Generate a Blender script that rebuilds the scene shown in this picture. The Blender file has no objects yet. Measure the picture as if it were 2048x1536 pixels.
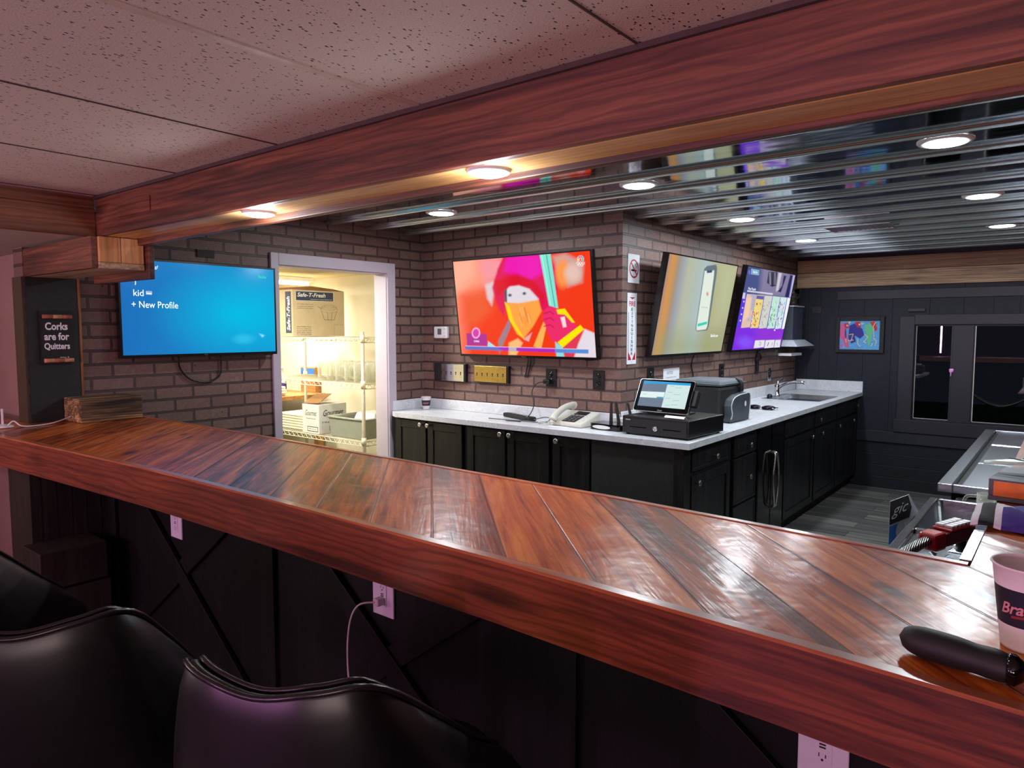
import bpy, bmesh, math, random
import numpy as np
from mathutils import Vector, Matrix, Euler
random.seed(7)
sc = bpy.context.scene
COL = sc.collection
PI = math.pi

# ------------------------------------------------------------------ materials
def lin(c):
    return tuple((v/12.92 if v <= .04045 else ((v+.055)/1.055)**2.4) for v in (x/255 for x in c))

class N:
    """small node-tree helper"""
    def __init__(s, name):
        s.m = bpy.data.materials.new(name); s.m.use_nodes = True
        s.t = s.m.node_tree; s.t.nodes.clear()
        s.out = s.t.nodes.new('ShaderNodeOutputMaterial')
    def n(s, typ, **kw):
        nd = s.t.nodes.new(typ)
        for k, v in kw.items():
            if k.startswith('i_'):
                nd.inputs[k[2:].replace('_', ' ')].default_value = v
            else:
                setattr(nd, k, v)
        return nd
    def l(s, a, b): s.t.links.new(a, b)
    def math(s, op, a, b=None, c=None):
        nd = s.n('ShaderNodeMath', operation=op)
        for i, v in enumerate((a, b, c)):
            if v is None: continue
            if isinstance(v, (int, float)): nd.inputs[i].default_value = v
            else: s.l(v, nd.inputs[i])
        return nd.outputs[0]
    def mix(s, fac, a, b):
        nd = s.n('ShaderNodeMix', data_type='RGBA')
        for sock, v in ((nd.inputs['Factor'], fac), (nd.inputs['A'], a), (nd.inputs['B'], b)):
            if isinstance(v, (int, float)): sock.default_value = v
            elif isinstance(v, tuple): sock.default_value = (*v, 1)
            else: s.l(v, sock)
        return nd.outputs['Result']
    def ramp(s, fac, stops):
        nd = s.n('ShaderNodeValToRGB')
        e = nd.color_ramp.elements
        while len(e) < len(stops): e.new(.5)
        for el, (p, c) in zip(e, stops):
            el.position = p; el.color = (*c, 1) if len(c) == 3 else c
        s.l(fac, nd.inputs[0]); return nd.outputs[0]
    def obj(s): return s.n('ShaderNodeTexCoord').outputs['Object']
    def mapped(s, vec, scale=(1, 1, 1), rot=(0, 0, 0), loc=(0, 0, 0)):
        nd = s.n('ShaderNodeMapping')
        nd.inputs['Scale'].default_value = scale; nd.inputs['Rotation'].default_value = rot; nd.inputs['Location'].default_value = loc
        s.l(vec, nd.inputs['Vector']); return nd.outputs[0]
    def noise(s, vec, scale, detail=4, rough=.55, dist=0):
        nd = s.n('ShaderNodeTexNoise', i_Scale=scale, i_Detail=detail, i_Roughness=rough, i_Distortion=dist)
        s.l(vec, nd.inputs['Vector']); return nd.outputs['Fac']
    def bsdf(s, color, rough=.5, metal=0, bump=None, bstr=.3, bdist=.01, **kw):
        b = s.n('ShaderNodeBsdfPrincipled')
        for sock, v in (('Base Color', color), ('Roughness', rough), ('Metallic', metal)):
            if isinstance(v, tuple): b.inputs[sock].default_value = (*v, 1)
            elif isinstance(v, (int, float)): b.inputs[sock].default_value = v
            else: s.l(v, b.inputs[sock])
        for k, v in kw.items(): b.inputs[k.replace('_', ' ')].default_value = v
        if bump is not None:
            bp = s.n('ShaderNodeBump', i_Strength=bstr, i_Distance=bdist)
            s.l(bump, bp.inputs['Height']); s.l(bp.outputs[0], b.inputs['Normal'])
            if kw.get('Coat_Weight'): s.l(bp.outputs[0], b.inputs['Coat Normal'])
        s.l(b.outputs[0], s.out.inputs[0]); return s.m

def plain(name, rgb, rough=.5, metal=0, mottled=.12, scale=30, **kw):
    a = N(name); c = lin(rgb)
    f = a.noise(a.obj(), scale, 3)
    d = tuple(v*(1-mottled) for v in c); e = tuple(min(1, v*(1+mottled)) for v in c)
    return a.bsdf(a.ramp(f, [(.3, d), (.7, e)]), rough, metal, **kw)

def emit(name, rgb, strength):
    a = N(name); e = a.n('ShaderNodeEmission'); e.inputs[0].default_value = (*lin(rgb), 1); e.inputs[1].default_value = strength
    a.l(e.outputs[0], a.out.inputs[0]); return a.m

def wood(name, dark, mid, light, axis='X', rough=.45, coat=0, knots=True, fine=1.0, bstr=.15):
    a = N(name); o = a.obj()
    sc_ = {'X': (.5, 9, 9), 'Y': (9, .5, 9), 'Z': (9, 9, .5)}[axis]
    v = a.mapped(o, scale=sc_)
    g1 = a.noise(v, 1.6*fine, 6, .6, 1.2)
    g2 = a.noise(a.mapped(o, scale=tuple(x*(6 if x > 1 else 1.5) for x in sc_)), 1.5*fine, 4, .6, .3)
    g3 = a.noise(o, 1.1, 2)
    f = a.math('ADD', a.math('MULTIPLY', g1, .62), a.math('MULTIPLY', g2, .38))
    f = a.math('ADD', f, a.math('MULTIPLY', a.math('SUBTRACT', g3, .5), .35))
    c = a.ramp(f, [(.36, lin(dark)), (.5, lin(mid)), (.64, lin(light))])
    rg = a.n('ShaderNodeTexWave', wave_type='BANDS', bands_direction={'X': 'Z', 'Y': 'Z', 'Z': 'X'}[axis], i_Scale=16.0*fine, i_Distortion=9.0, i_Detail=3.0, i_Detail_Scale=1.2)
    a.l(a.mapped(o, scale={'X': (.16, 1, 1), 'Y': (1, .16, 1), 'Z': (1, 1, .16)}[axis]), rg.inputs['Vector'])
    c = a.mix(a.math('MULTIPLY', a.ramp(rg.outputs['Fac'], [(.55, (0, 0, 0)), (.9, (1, 1, 1))]), .42), c, lin(dark))
    if knots:
        ks = {'X': (1.1, .4, 5.5), 'Y': (.4, 1.1, 5.5), 'Z': (5.5, .4, 1.1)}[axis]
        w = a.n('ShaderNodeTexVoronoi', i_Scale=1.3)
        jv = a.mapped(o, scale=ks); a.l(jv, w.inputs['Vector'])
        k = a.ramp(a.math('ADD', w.outputs['Distance'], a.math('MULTIPLY', a.math('SUBTRACT', g1, .5), .12)), [(.06, (1, 1, 1)), (.2, (0, 0, 0))])
        c = a.mix(a.math('MULTIPLY', k, .75), c, tuple(x*.35 for x in lin(dark)))
    kw = dict(Coat_Weight=coat, Coat_Roughness=.12) if coat else {}
    return a.bsdf(c, rough, 0, bump=f, bstr=bstr, bdist=.004, **kw)

def brick_mat(name, plane):
    a = N(name); o = a.obj()
    sep = a.n('ShaderNodeSeparateXYZ'); a.l(o, sep.inputs[0])
    cmb = a.n('ShaderNodeCombineXYZ')
    a.l(sep.outputs['X' if plane == 'XZ' else 'Y'], cmb.inputs[0]); a.l(sep.outputs['Z'], cmb.inputs[1])
    wob = a.n('ShaderNodeTexNoise', i_Scale=28.0, i_Detail=3.0); a.l(o, wob.inputs['Vector'])
    vm = a.n('ShaderNodeVectorMath', operation='MULTIPLY_ADD')
    a.l(wob.outputs['Color'], vm.inputs[0]); vm.inputs[1].default_value = (.006, .005, 0); a.l(cmb.outputs[0], vm.inputs[2])
    br = a.n('ShaderNodeTexBrick', i_Scale=1.0, i_Mortar_Size=.0075, i_Mortar_Smooth=.25, i_Brick_Width=.205, i_Row_Height=.0672, i_Bias=-.1)
    a.l(vm.outputs[0], br.inputs['Vector'])
    br.inputs['Color1'].default_value = (*lin((142, 112, 98)), 1)
    br.inputs['Color2'].default_value = (*lin((114, 86, 78)), 1)
    br.inputs['Mortar'].default_value = (*lin((42, 37, 38)), 1)
    g = a.noise(o, 60, 5, .7)
    big = a.noise(o, 3.5, 3)
    c = a.mix(a.ramp(g, [(.35, (.55,)*3), (.7, (0, 0, 0))]), br.outputs['Color'], lin((84, 62, 60)))
    c = a.mix(a.math('MULTIPLY', big, .35), c, lin((98, 74, 70)))
    pit = a.n('ShaderNodeTexVoronoi', i_Scale=22.0); a.l(o, pit.inputs['Vector'])
    pits = a.ramp(pit.outputs['Distance'], [(.06, (1, 1, 1)), (.12, (0, 0, 0))])
    sel = a.ramp(a.noise(o, 9, 2), [(.52, (0, 0, 0)), (.56, (1, 1, 1))])
    pf = a.math('MULTIPLY', pits, sel)
    c = a.mix(a.math('MULTIPLY', pf, .75), c, lin((34, 26, 26)))
    h = a.math('SUBTRACT', a.math('SUBTRACT', 1.0, br.outputs['Fac']), a.math('MULTIPLY', pf, .5))
    h = a.math('ADD', h, a.math('MULTIPLY', g, .35))
    return a.bsdf(c, .5, 0, bump=h, bstr=.7, bdist=.007)

M = {}
M['brick_xz'] = brick_mat('painted_brick_back', 'XZ')
M['brick_yz'] = brick_mat('painted_brick_side', 'YZ')
M['beam_x'] = wood('stained_beam_long', (56, 28, 22), (106, 58, 42), (134, 80, 56), 'X', .5)
M['beam_under'] = wood('lamplit_stained_underside', (186, 124, 68), (220, 164, 100), (232, 184, 124), 'X', .45)  # same stain as the beam, lightened to paint in the lamp light
M['beam_y'] = wood('stained_beam_cross', (84, 44, 28), (126, 74, 46), (156, 98, 62), 'Y', .5)
M['beam_z'] = wood('lamplit_stained_block', (158, 100, 56), (212, 150, 92), (232, 182, 126), 'Z', .5)  # bracket wood lightened, the beam lamp's light is put into the colour
M['pine_x'] = wood('pale_plank', (112, 92, 68), (184, 154, 116), (206, 180, 142), 'X', .55)
M['plank_brown'] = wood('brown_plank', (96, 68, 46), (144, 106, 72), (166, 128, 90), 'X', .55)
M['apron'] = wood('stained_apron', (60, 28, 18), (118, 56, 34), (140, 72, 44), 'X', .32, .3)
M['strip'] = wood('light_edge_strip', (130, 66, 34), (172, 98, 56), (196, 124, 78), 'X', .3, .4, False)
M['rough_timber'] = wood('rough_sawn_timber', (30, 20, 13), (108, 80, 50), (210, 172, 116), 'Y', .8, 0, False, 1.6, .9)
M['timber_end'] = plain('timber_end', (52, 34, 24), .8)
M['black_wood'] = wood('black_painted_wood', (8, 8, 9), (17, 17, 19), (30, 30, 32), 'Z', .38, 0, False)
M['bar_panel'] = wood('black_bar_panel', (7, 7, 8), (13, 13, 14), (20, 19, 20), 'Z', .6, 0, False)
M['bar_panel'].node_tree.nodes['Principled BSDF'].inputs['Specular IOR Level'].default_value = .25
M['olive_panel'] = wood('dark_olive_panel', (24, 20, 14), (38, 33, 24), (52, 46, 34), 'Z', .6, 0, False)
M['black_plaster'] = plain('black_plaster', (26, 28, 29), .6, 0, .35, 40)
M['olive_edge'] = plain('olive_edge', (66, 56, 36), .6)
M['table_wood'] = wood('honey_table', (150, 96, 50), (190, 132, 76), (210, 156, 100), 'X', .5, 0, False)

def bartop():
    a = N('glossy_plank_top'); o = a.obj()
    v = a.mapped(o, rot=(0, 0, math.radians(45)))     # planks run at 45 degrees to the bar
    sep = a.n('ShaderNodeSeparateXYZ'); a.l(v, sep.inputs[0])
    # after rotation planks run along local Y, index counts along local... X+Y direction
    sxy = a.n('ShaderNodeSeparateXYZ'); a.l(o, sxy.inputs[0])
    s_ = a.math('MULTIPLY', a.math('ADD', sxy.outputs[0], sxy.outputs[1]), .70711)
    t_ = a.math('MULTIPLY', a.math('SUBTRACT', sxy.outputs[1], sxy.outputs[0]), .70711)
    q = a.math('DIVIDE', s_, .1405)
    idx = a.math('FLOOR', q); fr = a.math('FRACT', q)
    wn = a.n('ShaderNodeTexWhiteNoise', noise_dimensions='1D'); a.l(idx, wn.inputs['W'])
    cmb = a.n('ShaderNodeCombineXYZ')
    a.l(a.math('MULTIPLY', s_, 11.0), cmb.inputs[0]); a.l(a.math('MULTIPLY', t_, .9), cmb.inputs[1]); a.l(a.math('MULTIPLY', wn.outputs['Value'], 37.0), cmb.inputs[2])
    g1 = a.noise(cmb.outputs[0], 1.3, 6, .62, 1.6)
    cm2 = a.n('ShaderNodeCombineXYZ')
    a.l(a.math('MULTIPLY', s_, 60.0), cm2.inputs[0]); a.l(a.math('MULTIPLY', t_, 2.5), cm2.inputs[1]); a.l(a.math('MULTIPLY', wn.outputs['Value'], 91.0), cm2.inputs[2])
    g2 = a.noise(cm2.outputs[0], 1.5, 3, .5, .6)
    f = a.math('ADD', a.math('MULTIPLY', g1, .7), a.math('MULTIPLY', g2, .3))
    f = a.math('ADD', f, a.math('MULTIPLY', a.math('SUBTRACT', wn.outputs['Value'], .5), .16))
    c = a.ramp(f, [(.34, lin((84, 34, 13))), (.45, lin((150, 66, 22))), (.55, lin((196, 98, 34))), (.68, lin((226, 136, 54)))])
    vo = a.n('ShaderNodeTexVoronoi', i_Scale=1.0)
    cm3 = a.n('ShaderNodeCombineXYZ'); a.l(a.math('MULTIPLY', s_, 7.0), cm3.inputs[0]); a.l(a.math('MULTIPLY', t_, 2.6), cm3.inputs[1]); a.l(idx, cm3.inputs[2])
    a.l(cm3.outputs[0], vo.inputs['Vector'])
    k = a.ramp(vo.outputs['Distance'], [(.05, (1, 1, 1)), (.17, (0, 0, 0))])
    c = a.mix(a.math('MULTIPLY', k, .8), c, lin((40, 15, 9)))
    edge = a.math('MINIMUM', fr, a.math('SUBTRACT', 1.0, fr))
    gr = a.ramp(edge, [(.008, (1, 1, 1)), (.022, (0, 0, 0))])
    c = a.mix(a.math('MULTIPLY', gr, .75), c, lin((34, 13, 8)))
    wav = a.noise(o, 7, 3, .6)
    h = a.math('ADD', a.math('MULTIPLY', wav, .9), a.math('MULTIPLY', f, .35))
    h = a.math('SUBTRACT', h, a.math('MULTIPLY', gr, .45))
    h = a.math('ADD', h, a.math('MULTIPLY', a.noise(o, 40, 2, .5), .05))
    return a.bsdf(c, .35, 0, bump=h, bstr=.30, bdist=.012, Coat_Weight=.38, Coat_Roughness=.2, Specular_IOR_Level=.08)
M['bartop'] = bartop()

def tile():
    a = N('acoustic_tile'); o = a.obj()
    w1 = a.n('ShaderNodeTexVoronoi', i_Scale=125.0, i_Randomness=1.0)
    nz = a.n('ShaderNodeTexNoise', i_Scale=90.0, i_Detail=2.0); a.l(o, nz.inputs['Vector'])
    vm = a.n('ShaderNodeVectorMath', operation='MULTIPLY_ADD'); a.l(nz.outputs['Color'], vm.inputs[0]); vm.inputs[1].default_value = (.008, .008, 0)
    a.l(a.mapped(o, scale=(1.15, .62, 1), rot=(0, 0, math.radians(-38))), vm.inputs[2]); a.l(vm.outputs[0], w1.inputs['Vector'])
    sep = a.n('ShaderNodeSeparateColor'); a.l(w1.outputs['Color'], sep.inputs[0])
    thr = a.math('MULTIPLY', a.math('GREATER_THAN', sep.outputs[1], .3), a.math('MULTIPLY_ADD', a.math('POWER', sep.outputs[0], 1.3), .27, .06))
    pit = a.math('LESS_THAN', w1.outputs['Distance'], thr)
    fine = a.noise(o, 260, 2, .5)
    c = a.mix(pit, a.ramp(fine, [(.3, lin((196, 178, 166))), (.7, lin((214, 196, 184)))]), lin((46, 34, 34)))
    h = a.math('SUBTRACT', a.math('MULTIPLY', fine, .3), pit)
    return a.bsdf(c, .95, 0, bump=h, bstr=.5, bdist=.004)
M['tile'] = tile()
M['tbar'] = plain('ceiling_grid_bar', (196, 176, 160), .6)
M['tgap'] = plain('ceiling_gap', (70, 52, 52), .9)
def galv():
    a = N('galvanised_sheet'); o = a.obj()
    f = a.noise(a.mapped(o, scale=(1.2, 6, 6)), 2.0, 3)
    return a.bsdf(a.ramp(f, [(.3, lin((132, 144, 156))), (.7, lin((164, 176, 188)))]), a.ramp(f, [(.3, (.05,)*3), (.7, (.11,)*3)]), 1.0, bump=a.noise(a.mapped(o, scale=(1, 3, 1)), 2.2, 2), bstr=.08, bdist=.02)
M['galv'] = galv()
M['galv_rib'] = plain('galvanised_rib', (206, 208, 210), .24, 1.0, .04)  # same sheet metal, rib highlights put into a lighter colour; vent shares it
M['wall_paint'] = plain('warm_wall_paint', (150, 118, 112), .85, 0, .06, 6)
M['soffit_paint'] = plain('soffit_paint', (176, 160, 150), .85, 0, .05, 6)
M['dark_wall'] = plain('dark_room_wall', (70, 50, 52), .9)
def boards(name, rgb, axis, pitch):
    a = N(name); o = a.obj(); sep = a.n('ShaderNodeSeparateXYZ'); a.l(o, sep.inputs[0])
    fr = a.math('FRACT', a.math('DIVIDE', sep.outputs[axis], pitch))
    g = a.ramp(a.math('MINIMUM', fr, a.math('SUBTRACT', 1.0, fr)), [(.012, (1, 1, 1)), (.03, (0, 0, 0))])
    f = a.noise(a.mapped(o, scale=(6, 6, 20)), 2, 4)
    c0 = lin(rgb)
    c = a.ramp(f, [(.3, tuple(x*.8 for x in c0)), (.7, tuple(x*1.25 for x in c0))])
    c = a.mix(a.math('MULTIPLY', g, .8), c, tuple(x*.25 for x in c0))
    return a.bsdf(c, .55, 0, bump=a.math('SUBTRACT', a.math('MULTIPLY', f, .4), g), bstr=.4, bdist=.005, Specular_IOR_Level=.3)
M['dark_board'] = boards('blue_black_boards', (27, 33, 42), 0, 4.0)
M['shiplap'] = boards('blue_black_shiplap', (22, 26, 33), 2, .105)
M['dark_trim'] = plain('blue_black_trim', (26, 30, 38), .5, 0, .2)
def floor():
    a = N('grey_plank_floor'); o = a.obj()
    br = a.n('ShaderNodeTexBrick', i_Scale=1.0, i_Mortar_Size=.002, i_Brick_Width=1.2, i_Row_Height=.15); a.l(o, br.inputs['Vector'])
    br.inputs['Color1'].default_value = (*lin((112, 110, 104)), 1); br.inputs['Color2'].default_value = (*lin((74, 74, 74)), 1); br.inputs['Mortar'].default_value = (*lin((34, 34, 34)), 1)
    f = a.noise(a.mapped(o, scale=(1.0, 26, 1)), 1.5, 5, .6, .4)
    c = a.mix(a.ramp(f, [(.42, (0, 0, 0)), (.72, (1, 1, 1))]), br.outputs['Color'], lin((46, 46, 48)))
    return a.bsdf(c, .45, 0, bump=f, bstr=.15, bdist=.004)
M['floor'] = floor()
def marble():
    a = N('white_marble_laminate'); o = a.obj()
    f = a.noise(o, 9, 6, .62, 1.4); v = a.n('ShaderNodeTexNoise', i_Scale=16.0, i_Detail=5.0, i_Distortion=2.2); a.l(o, v.inputs['Vector'])
    rid = a.math('ABSOLUTE', a.math('SUBTRACT', v.outputs['Fac'], .5))
    ve = a.ramp(rid, [(.0, (1, 1, 1)), (.02, (0, 0, 0))])
    sel = a.ramp(f, [(.5, (0, 0, 0)), (.62, (1, 1, 1))])
    c = a.ramp(f, [(.3, lin((196, 200, 208))), (.65, lin((222, 224, 228)))])
    c = a.mix(a.math('MULTIPLY', a.math('MULTIPLY', ve, sel), .75), c, lin((96, 98, 106)))
    return a.bsdf(c, .25)
M['marble'] = marble()
M['black_plastic'] = plain('black_plastic', (14, 14, 16), .38)
M['matte_black'] = plain('matte_black', (18, 18, 20), .6)
M['gloss_black'] = plain('gloss_black', (8, 8, 10), .1)
M['bezel'] = plain('screen_bezel', (12, 12, 14), .25)
M['chrome'] = plain('chrome', (214, 216, 220), .12, 1.0, .03)
M['nickel'] = plain('brushed_nickel', (206, 204, 198), .28, 1.0, .05)
def steel(name, rough):
    a = N(name); o = a.obj(); f = a.noise(o, 5, 5, .6)
    return a.bsdf(lin((178, 184, 190)), rough, 1.0, bump=f, bstr=.3, bdist=.01)
M['steel'] = steel('stainless_steel', .2)
M['steel_wavy'] = steel('dented_stainless_steel', .28)
M['white_trim'] = plain('white_door_trim', (190, 180, 190), .45, 0, .04, 4)
M['white_plastic'] = plain('white_plastic', (226, 226, 226), .4, 0, .03)
M['ivory'] = plain('ivory_plastic', (206, 204, 192), .4, 0, .04)
M['white_paper'] = plain('white_paper', (226, 230, 236), .8, 0, .03)
M['red_paint'] = plain('sign_red', (176, 32, 48), .5, 0, .05)
M['ink'] = plain('black_ink', (20, 20, 22), .7)
M['grey_ink'] = plain('grey_ink', (96, 96, 100), .7)
M['white_ink'] = plain('white_paint_lettering', (236, 236, 240), .6, 0, .03)
M['store_wall'] = plain('cream_store_wall', (222, 215, 190), .85, 0, .03, 5)
M['store_ceiling'] = plain('cream_store_ceiling', (224, 212, 172), .9, 0, .03, 5)
M['wire'] = plain('cream_coated_wire', (222, 214, 184), .4)
M['wire_post'] = plain('grey_cream_post', (190, 180, 158), .4)
M['carton_tan'] = plain('tan_cardboard', (200, 182, 148), .85, 0, .05, 12)
M['carton_dark'] = plain('brown_cardboard', (150, 108, 66), .85)
M['carton_white'] = plain('white_cardboard', (216, 214, 208), .8, 0, .04)
M['navy_print'] = plain('navy_print', (58, 66, 92), .7)
M['tub'] = plain('grey_green_tub', (148, 152, 138), .5, 0, .05)
M['linen'] = plain('cream_linen', (236, 228, 196), .9, 0, .05)
def glass(name, tint=(1, 1, 1), rough=0.0):
    a = N(name); return a.bsdf(tint, rough, 0, Transmission_Weight=1.0, IOR=1.45)
M['glass'] = glass('clear_glass', (.97, .98, .95))
M['pane'] = glass('window_glass', (.95, .97, .97))
def thin_glass():
    a = N('pale_mug_glass'); tr = a.n('ShaderNodeBsdfTransparent'); tr.inputs[0].default_value = (.97, .97, .93, 1)
    gl = a.n('ShaderNodeBsdfPrincipled'); gl.inputs['Base Color'].default_value = (.9, .9, .84, 1); gl.inputs['Roughness'].default_value = .08
    lw = a.n('ShaderNodeLayerWeight', i_Blend=.25); mx = a.n('ShaderNodeMixShader')
    a.l(a.math('MULTIPLY_ADD', lw.outputs['Facing'], .55, .06), mx.inputs[0]); a.l(tr.outputs[0], mx.inputs[1]); a.l(gl.outputs[0], mx.inputs[2]); a.l(mx.outputs[0], a.out.inputs[0]); return a.m
M['mug_glass'] = thin_glass()
M['cup_white'] = plain('white_paper_cup', (226, 216, 220), .5, 0, .03)
M['cup_navy'] = plain('navy_cup_band', (26, 26, 44), .5)
M['cup_red'] = plain('cup_red_line', (150, 34, 50), .5)
M['cup_pink'] = plain('cup_lettering', (204, 128, 142), .5)
M['bag'] = plain('black_nylon', (30, 32, 34), .55, 0, .25, 20)
M['bag_top'] = plain('grey_nylon_lid', (92, 100, 108), .6, 0, .15, 20)
M['bag_trim'] = plain('silver_piping', (190, 194, 200), .5)
M['bag_green'] = plain('green_piping', (84, 104, 72), .5)
M['bag_pocket'] = plain('slate_nylon', (62, 68, 76), .6, 0, .2, 20)
M['leather'] = plain('black_leather', (11, 10, 12), .36, 0, .3, 60)
M['piping'] = plain('black_leather_piping', (24, 22, 26), .25)
M['hood_grey'] = plain('hood_grey', (62, 68, 80), .5)
M['hood_rim'] = plain('pale_hood_rim', (196, 202, 212), .45)
M['red_plastic'] = plain('red_plastic', (176, 28, 36), .3)
M['red_deep'] = plain('deep_red_plastic', (116, 22, 26), .3)
M['orange_card'] = plain('orange_card', (236, 122, 34), .5)
M['orange_label'] = plain('red_orange_label', (214, 92, 50), .5)
M['grey_card'] = plain('grey_card', (92, 96, 102), .6)
M['leaf_green'] = plain('pale_green_film', (196, 226, 206), .35)
M['leaf_line'] = plain('dark_green_line', (70, 104, 96), .5)
M['purple'] = plain('purple_cloth', (58, 40, 128), .85, 0, .2, 40)
M['cloth_white'] = plain('white_cloth_stripe', (214, 208, 214), .85)
M['cloth_black'] = plain('black_cloth', (18, 18, 22), .85)
M['blue_print'] = plain('blue_print', (46, 110, 200), .6)
M['brass'] = plain('brass', (186, 158, 92), .3, 1.0, .08)
M['cork'] = plain('cork', (190, 140, 96), .8, 0, .2, 60)
M['cork_red'] = plain('wine_stained_cork', (160, 92, 66), .8, 0, .2, 60)
M['bamboo'] = plain('wood_corner_strip', (150, 104, 58), .6)
M['cover_brown'] = wood('tooled_brown', (70, 34, 18), (112, 60, 34), (138, 80, 48), 'Y', .5, 0, False)
M['outlet_white'] = plain('white_outlet_plastic', (226, 214, 232), .4, 0, .03)
M['cable_white'] = plain('white_cable', (214, 196, 206), .5)
M['grass'] = plain('night_lawn', (40, 56, 34), .95, 0, .4, 20)
M['hammock'] = plain('hammock_canvas', (210, 210, 206), .9)
M['lens'] = emit('downlight_lens', (240, 248, 255), 14)
M['tube'] = emit('fluorescent_tube', (255, 250, 228), 10)
M['led'] = emit('magenta_led', (255, 120, 235), 10)
M['screen_pos'] = None

def vcol_emit(name, strength):
    a = N(name); at = a.n('ShaderNodeAttribute', attribute_name='picture'); 
    em = a.n('ShaderNodeEmission'); a.l(at.outputs['Color'], em.inputs[0]); em.inputs[1].default_value = strength
    gl = a.n('ShaderNodeBsdfGlossy', i_Roughness=.12); gl.inputs[0].default_value = (.02, .02, .02, 1)
    ad = a.n('ShaderNodeAddShader'); a.l(em.outputs[0], ad.inputs[0]); a.l(gl.outputs[0], ad.inputs[1])
    a.l(ad.outputs[0], a.out.inputs[0]); return a.m
def vcol_paint(name):
    a = N(name); at = a.n('ShaderNodeAttribute', attribute_name='picture')
    return a.bsdf(at.outputs['Color'], .5)
M['scr'] = vcol_emit('lit_screen', 1.05)
M['scr_white'] = emit('screen_white', (255, 255, 255), 1.3)
M['scr_green'] = emit('screen_green', (60, 240, 170), 1.2)
M['scr_grey'] = emit('screen_grey', (120, 124, 130), 1.0)
M['art'] = vcol_paint('painted_canvas')

# ------------------------------------------------------------------ mesh builder
_text = {}
def text_geo(s, shear=0, bold=0):
    key = (s, shear, bold)
    if key in _text: return _text[key]
    cu = bpy.data.curves.new('lettering', 'FONT'); cu.body = s; cu.align_x = 'CENTER'; cu.align_y = 'CENTER'
    cu.shear = shear; cu.offset = bold; cu.resolution_u = 3
    ob = bpy.data.objects.new('lettering', cu); COL.objects.link(ob)
    dg = bpy.context.evaluated_depsgraph_get(); dg.update()
    me = bpy.data.meshes.new_from_object(ob.evaluated_get(dg))
    vs = [v.co.copy() for v in me.vertices]; fs = [tuple(p.vertices) for p in me.polygons]
    bpy.data.objects.remove(ob); bpy.data.curves.remove(cu); bpy.data.meshes.remove(me)
    if vs:
        w = max(v.x for v in vs)-min(v.x for v in vs); h = max(v.y for v in vs)-min(v.y for v in vs)
        cx = (max(v.x for v in vs)+min(v.x for v in vs))/2; cy = (max(v.y for v in vs)+min(v.y for v in vs))/2
        vs = [Vector((v.x-cx, v.y-cy, 0)) for v in vs]
    else: w = h = 1
    _text[key] = (vs, fs, w, h); return _text[key]

def basis(o, x, y):
    """frame with local x, y in a plane, z the outward normal"""
    x = Vector(x).normalized(); y = Vector(y); y = (y-x*y.dot(x)).normalized(); z = x.cross(y)
    m = Matrix((x, y, z)).transposed().to_4x4(); m.translation = Vector(o); return m

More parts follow.
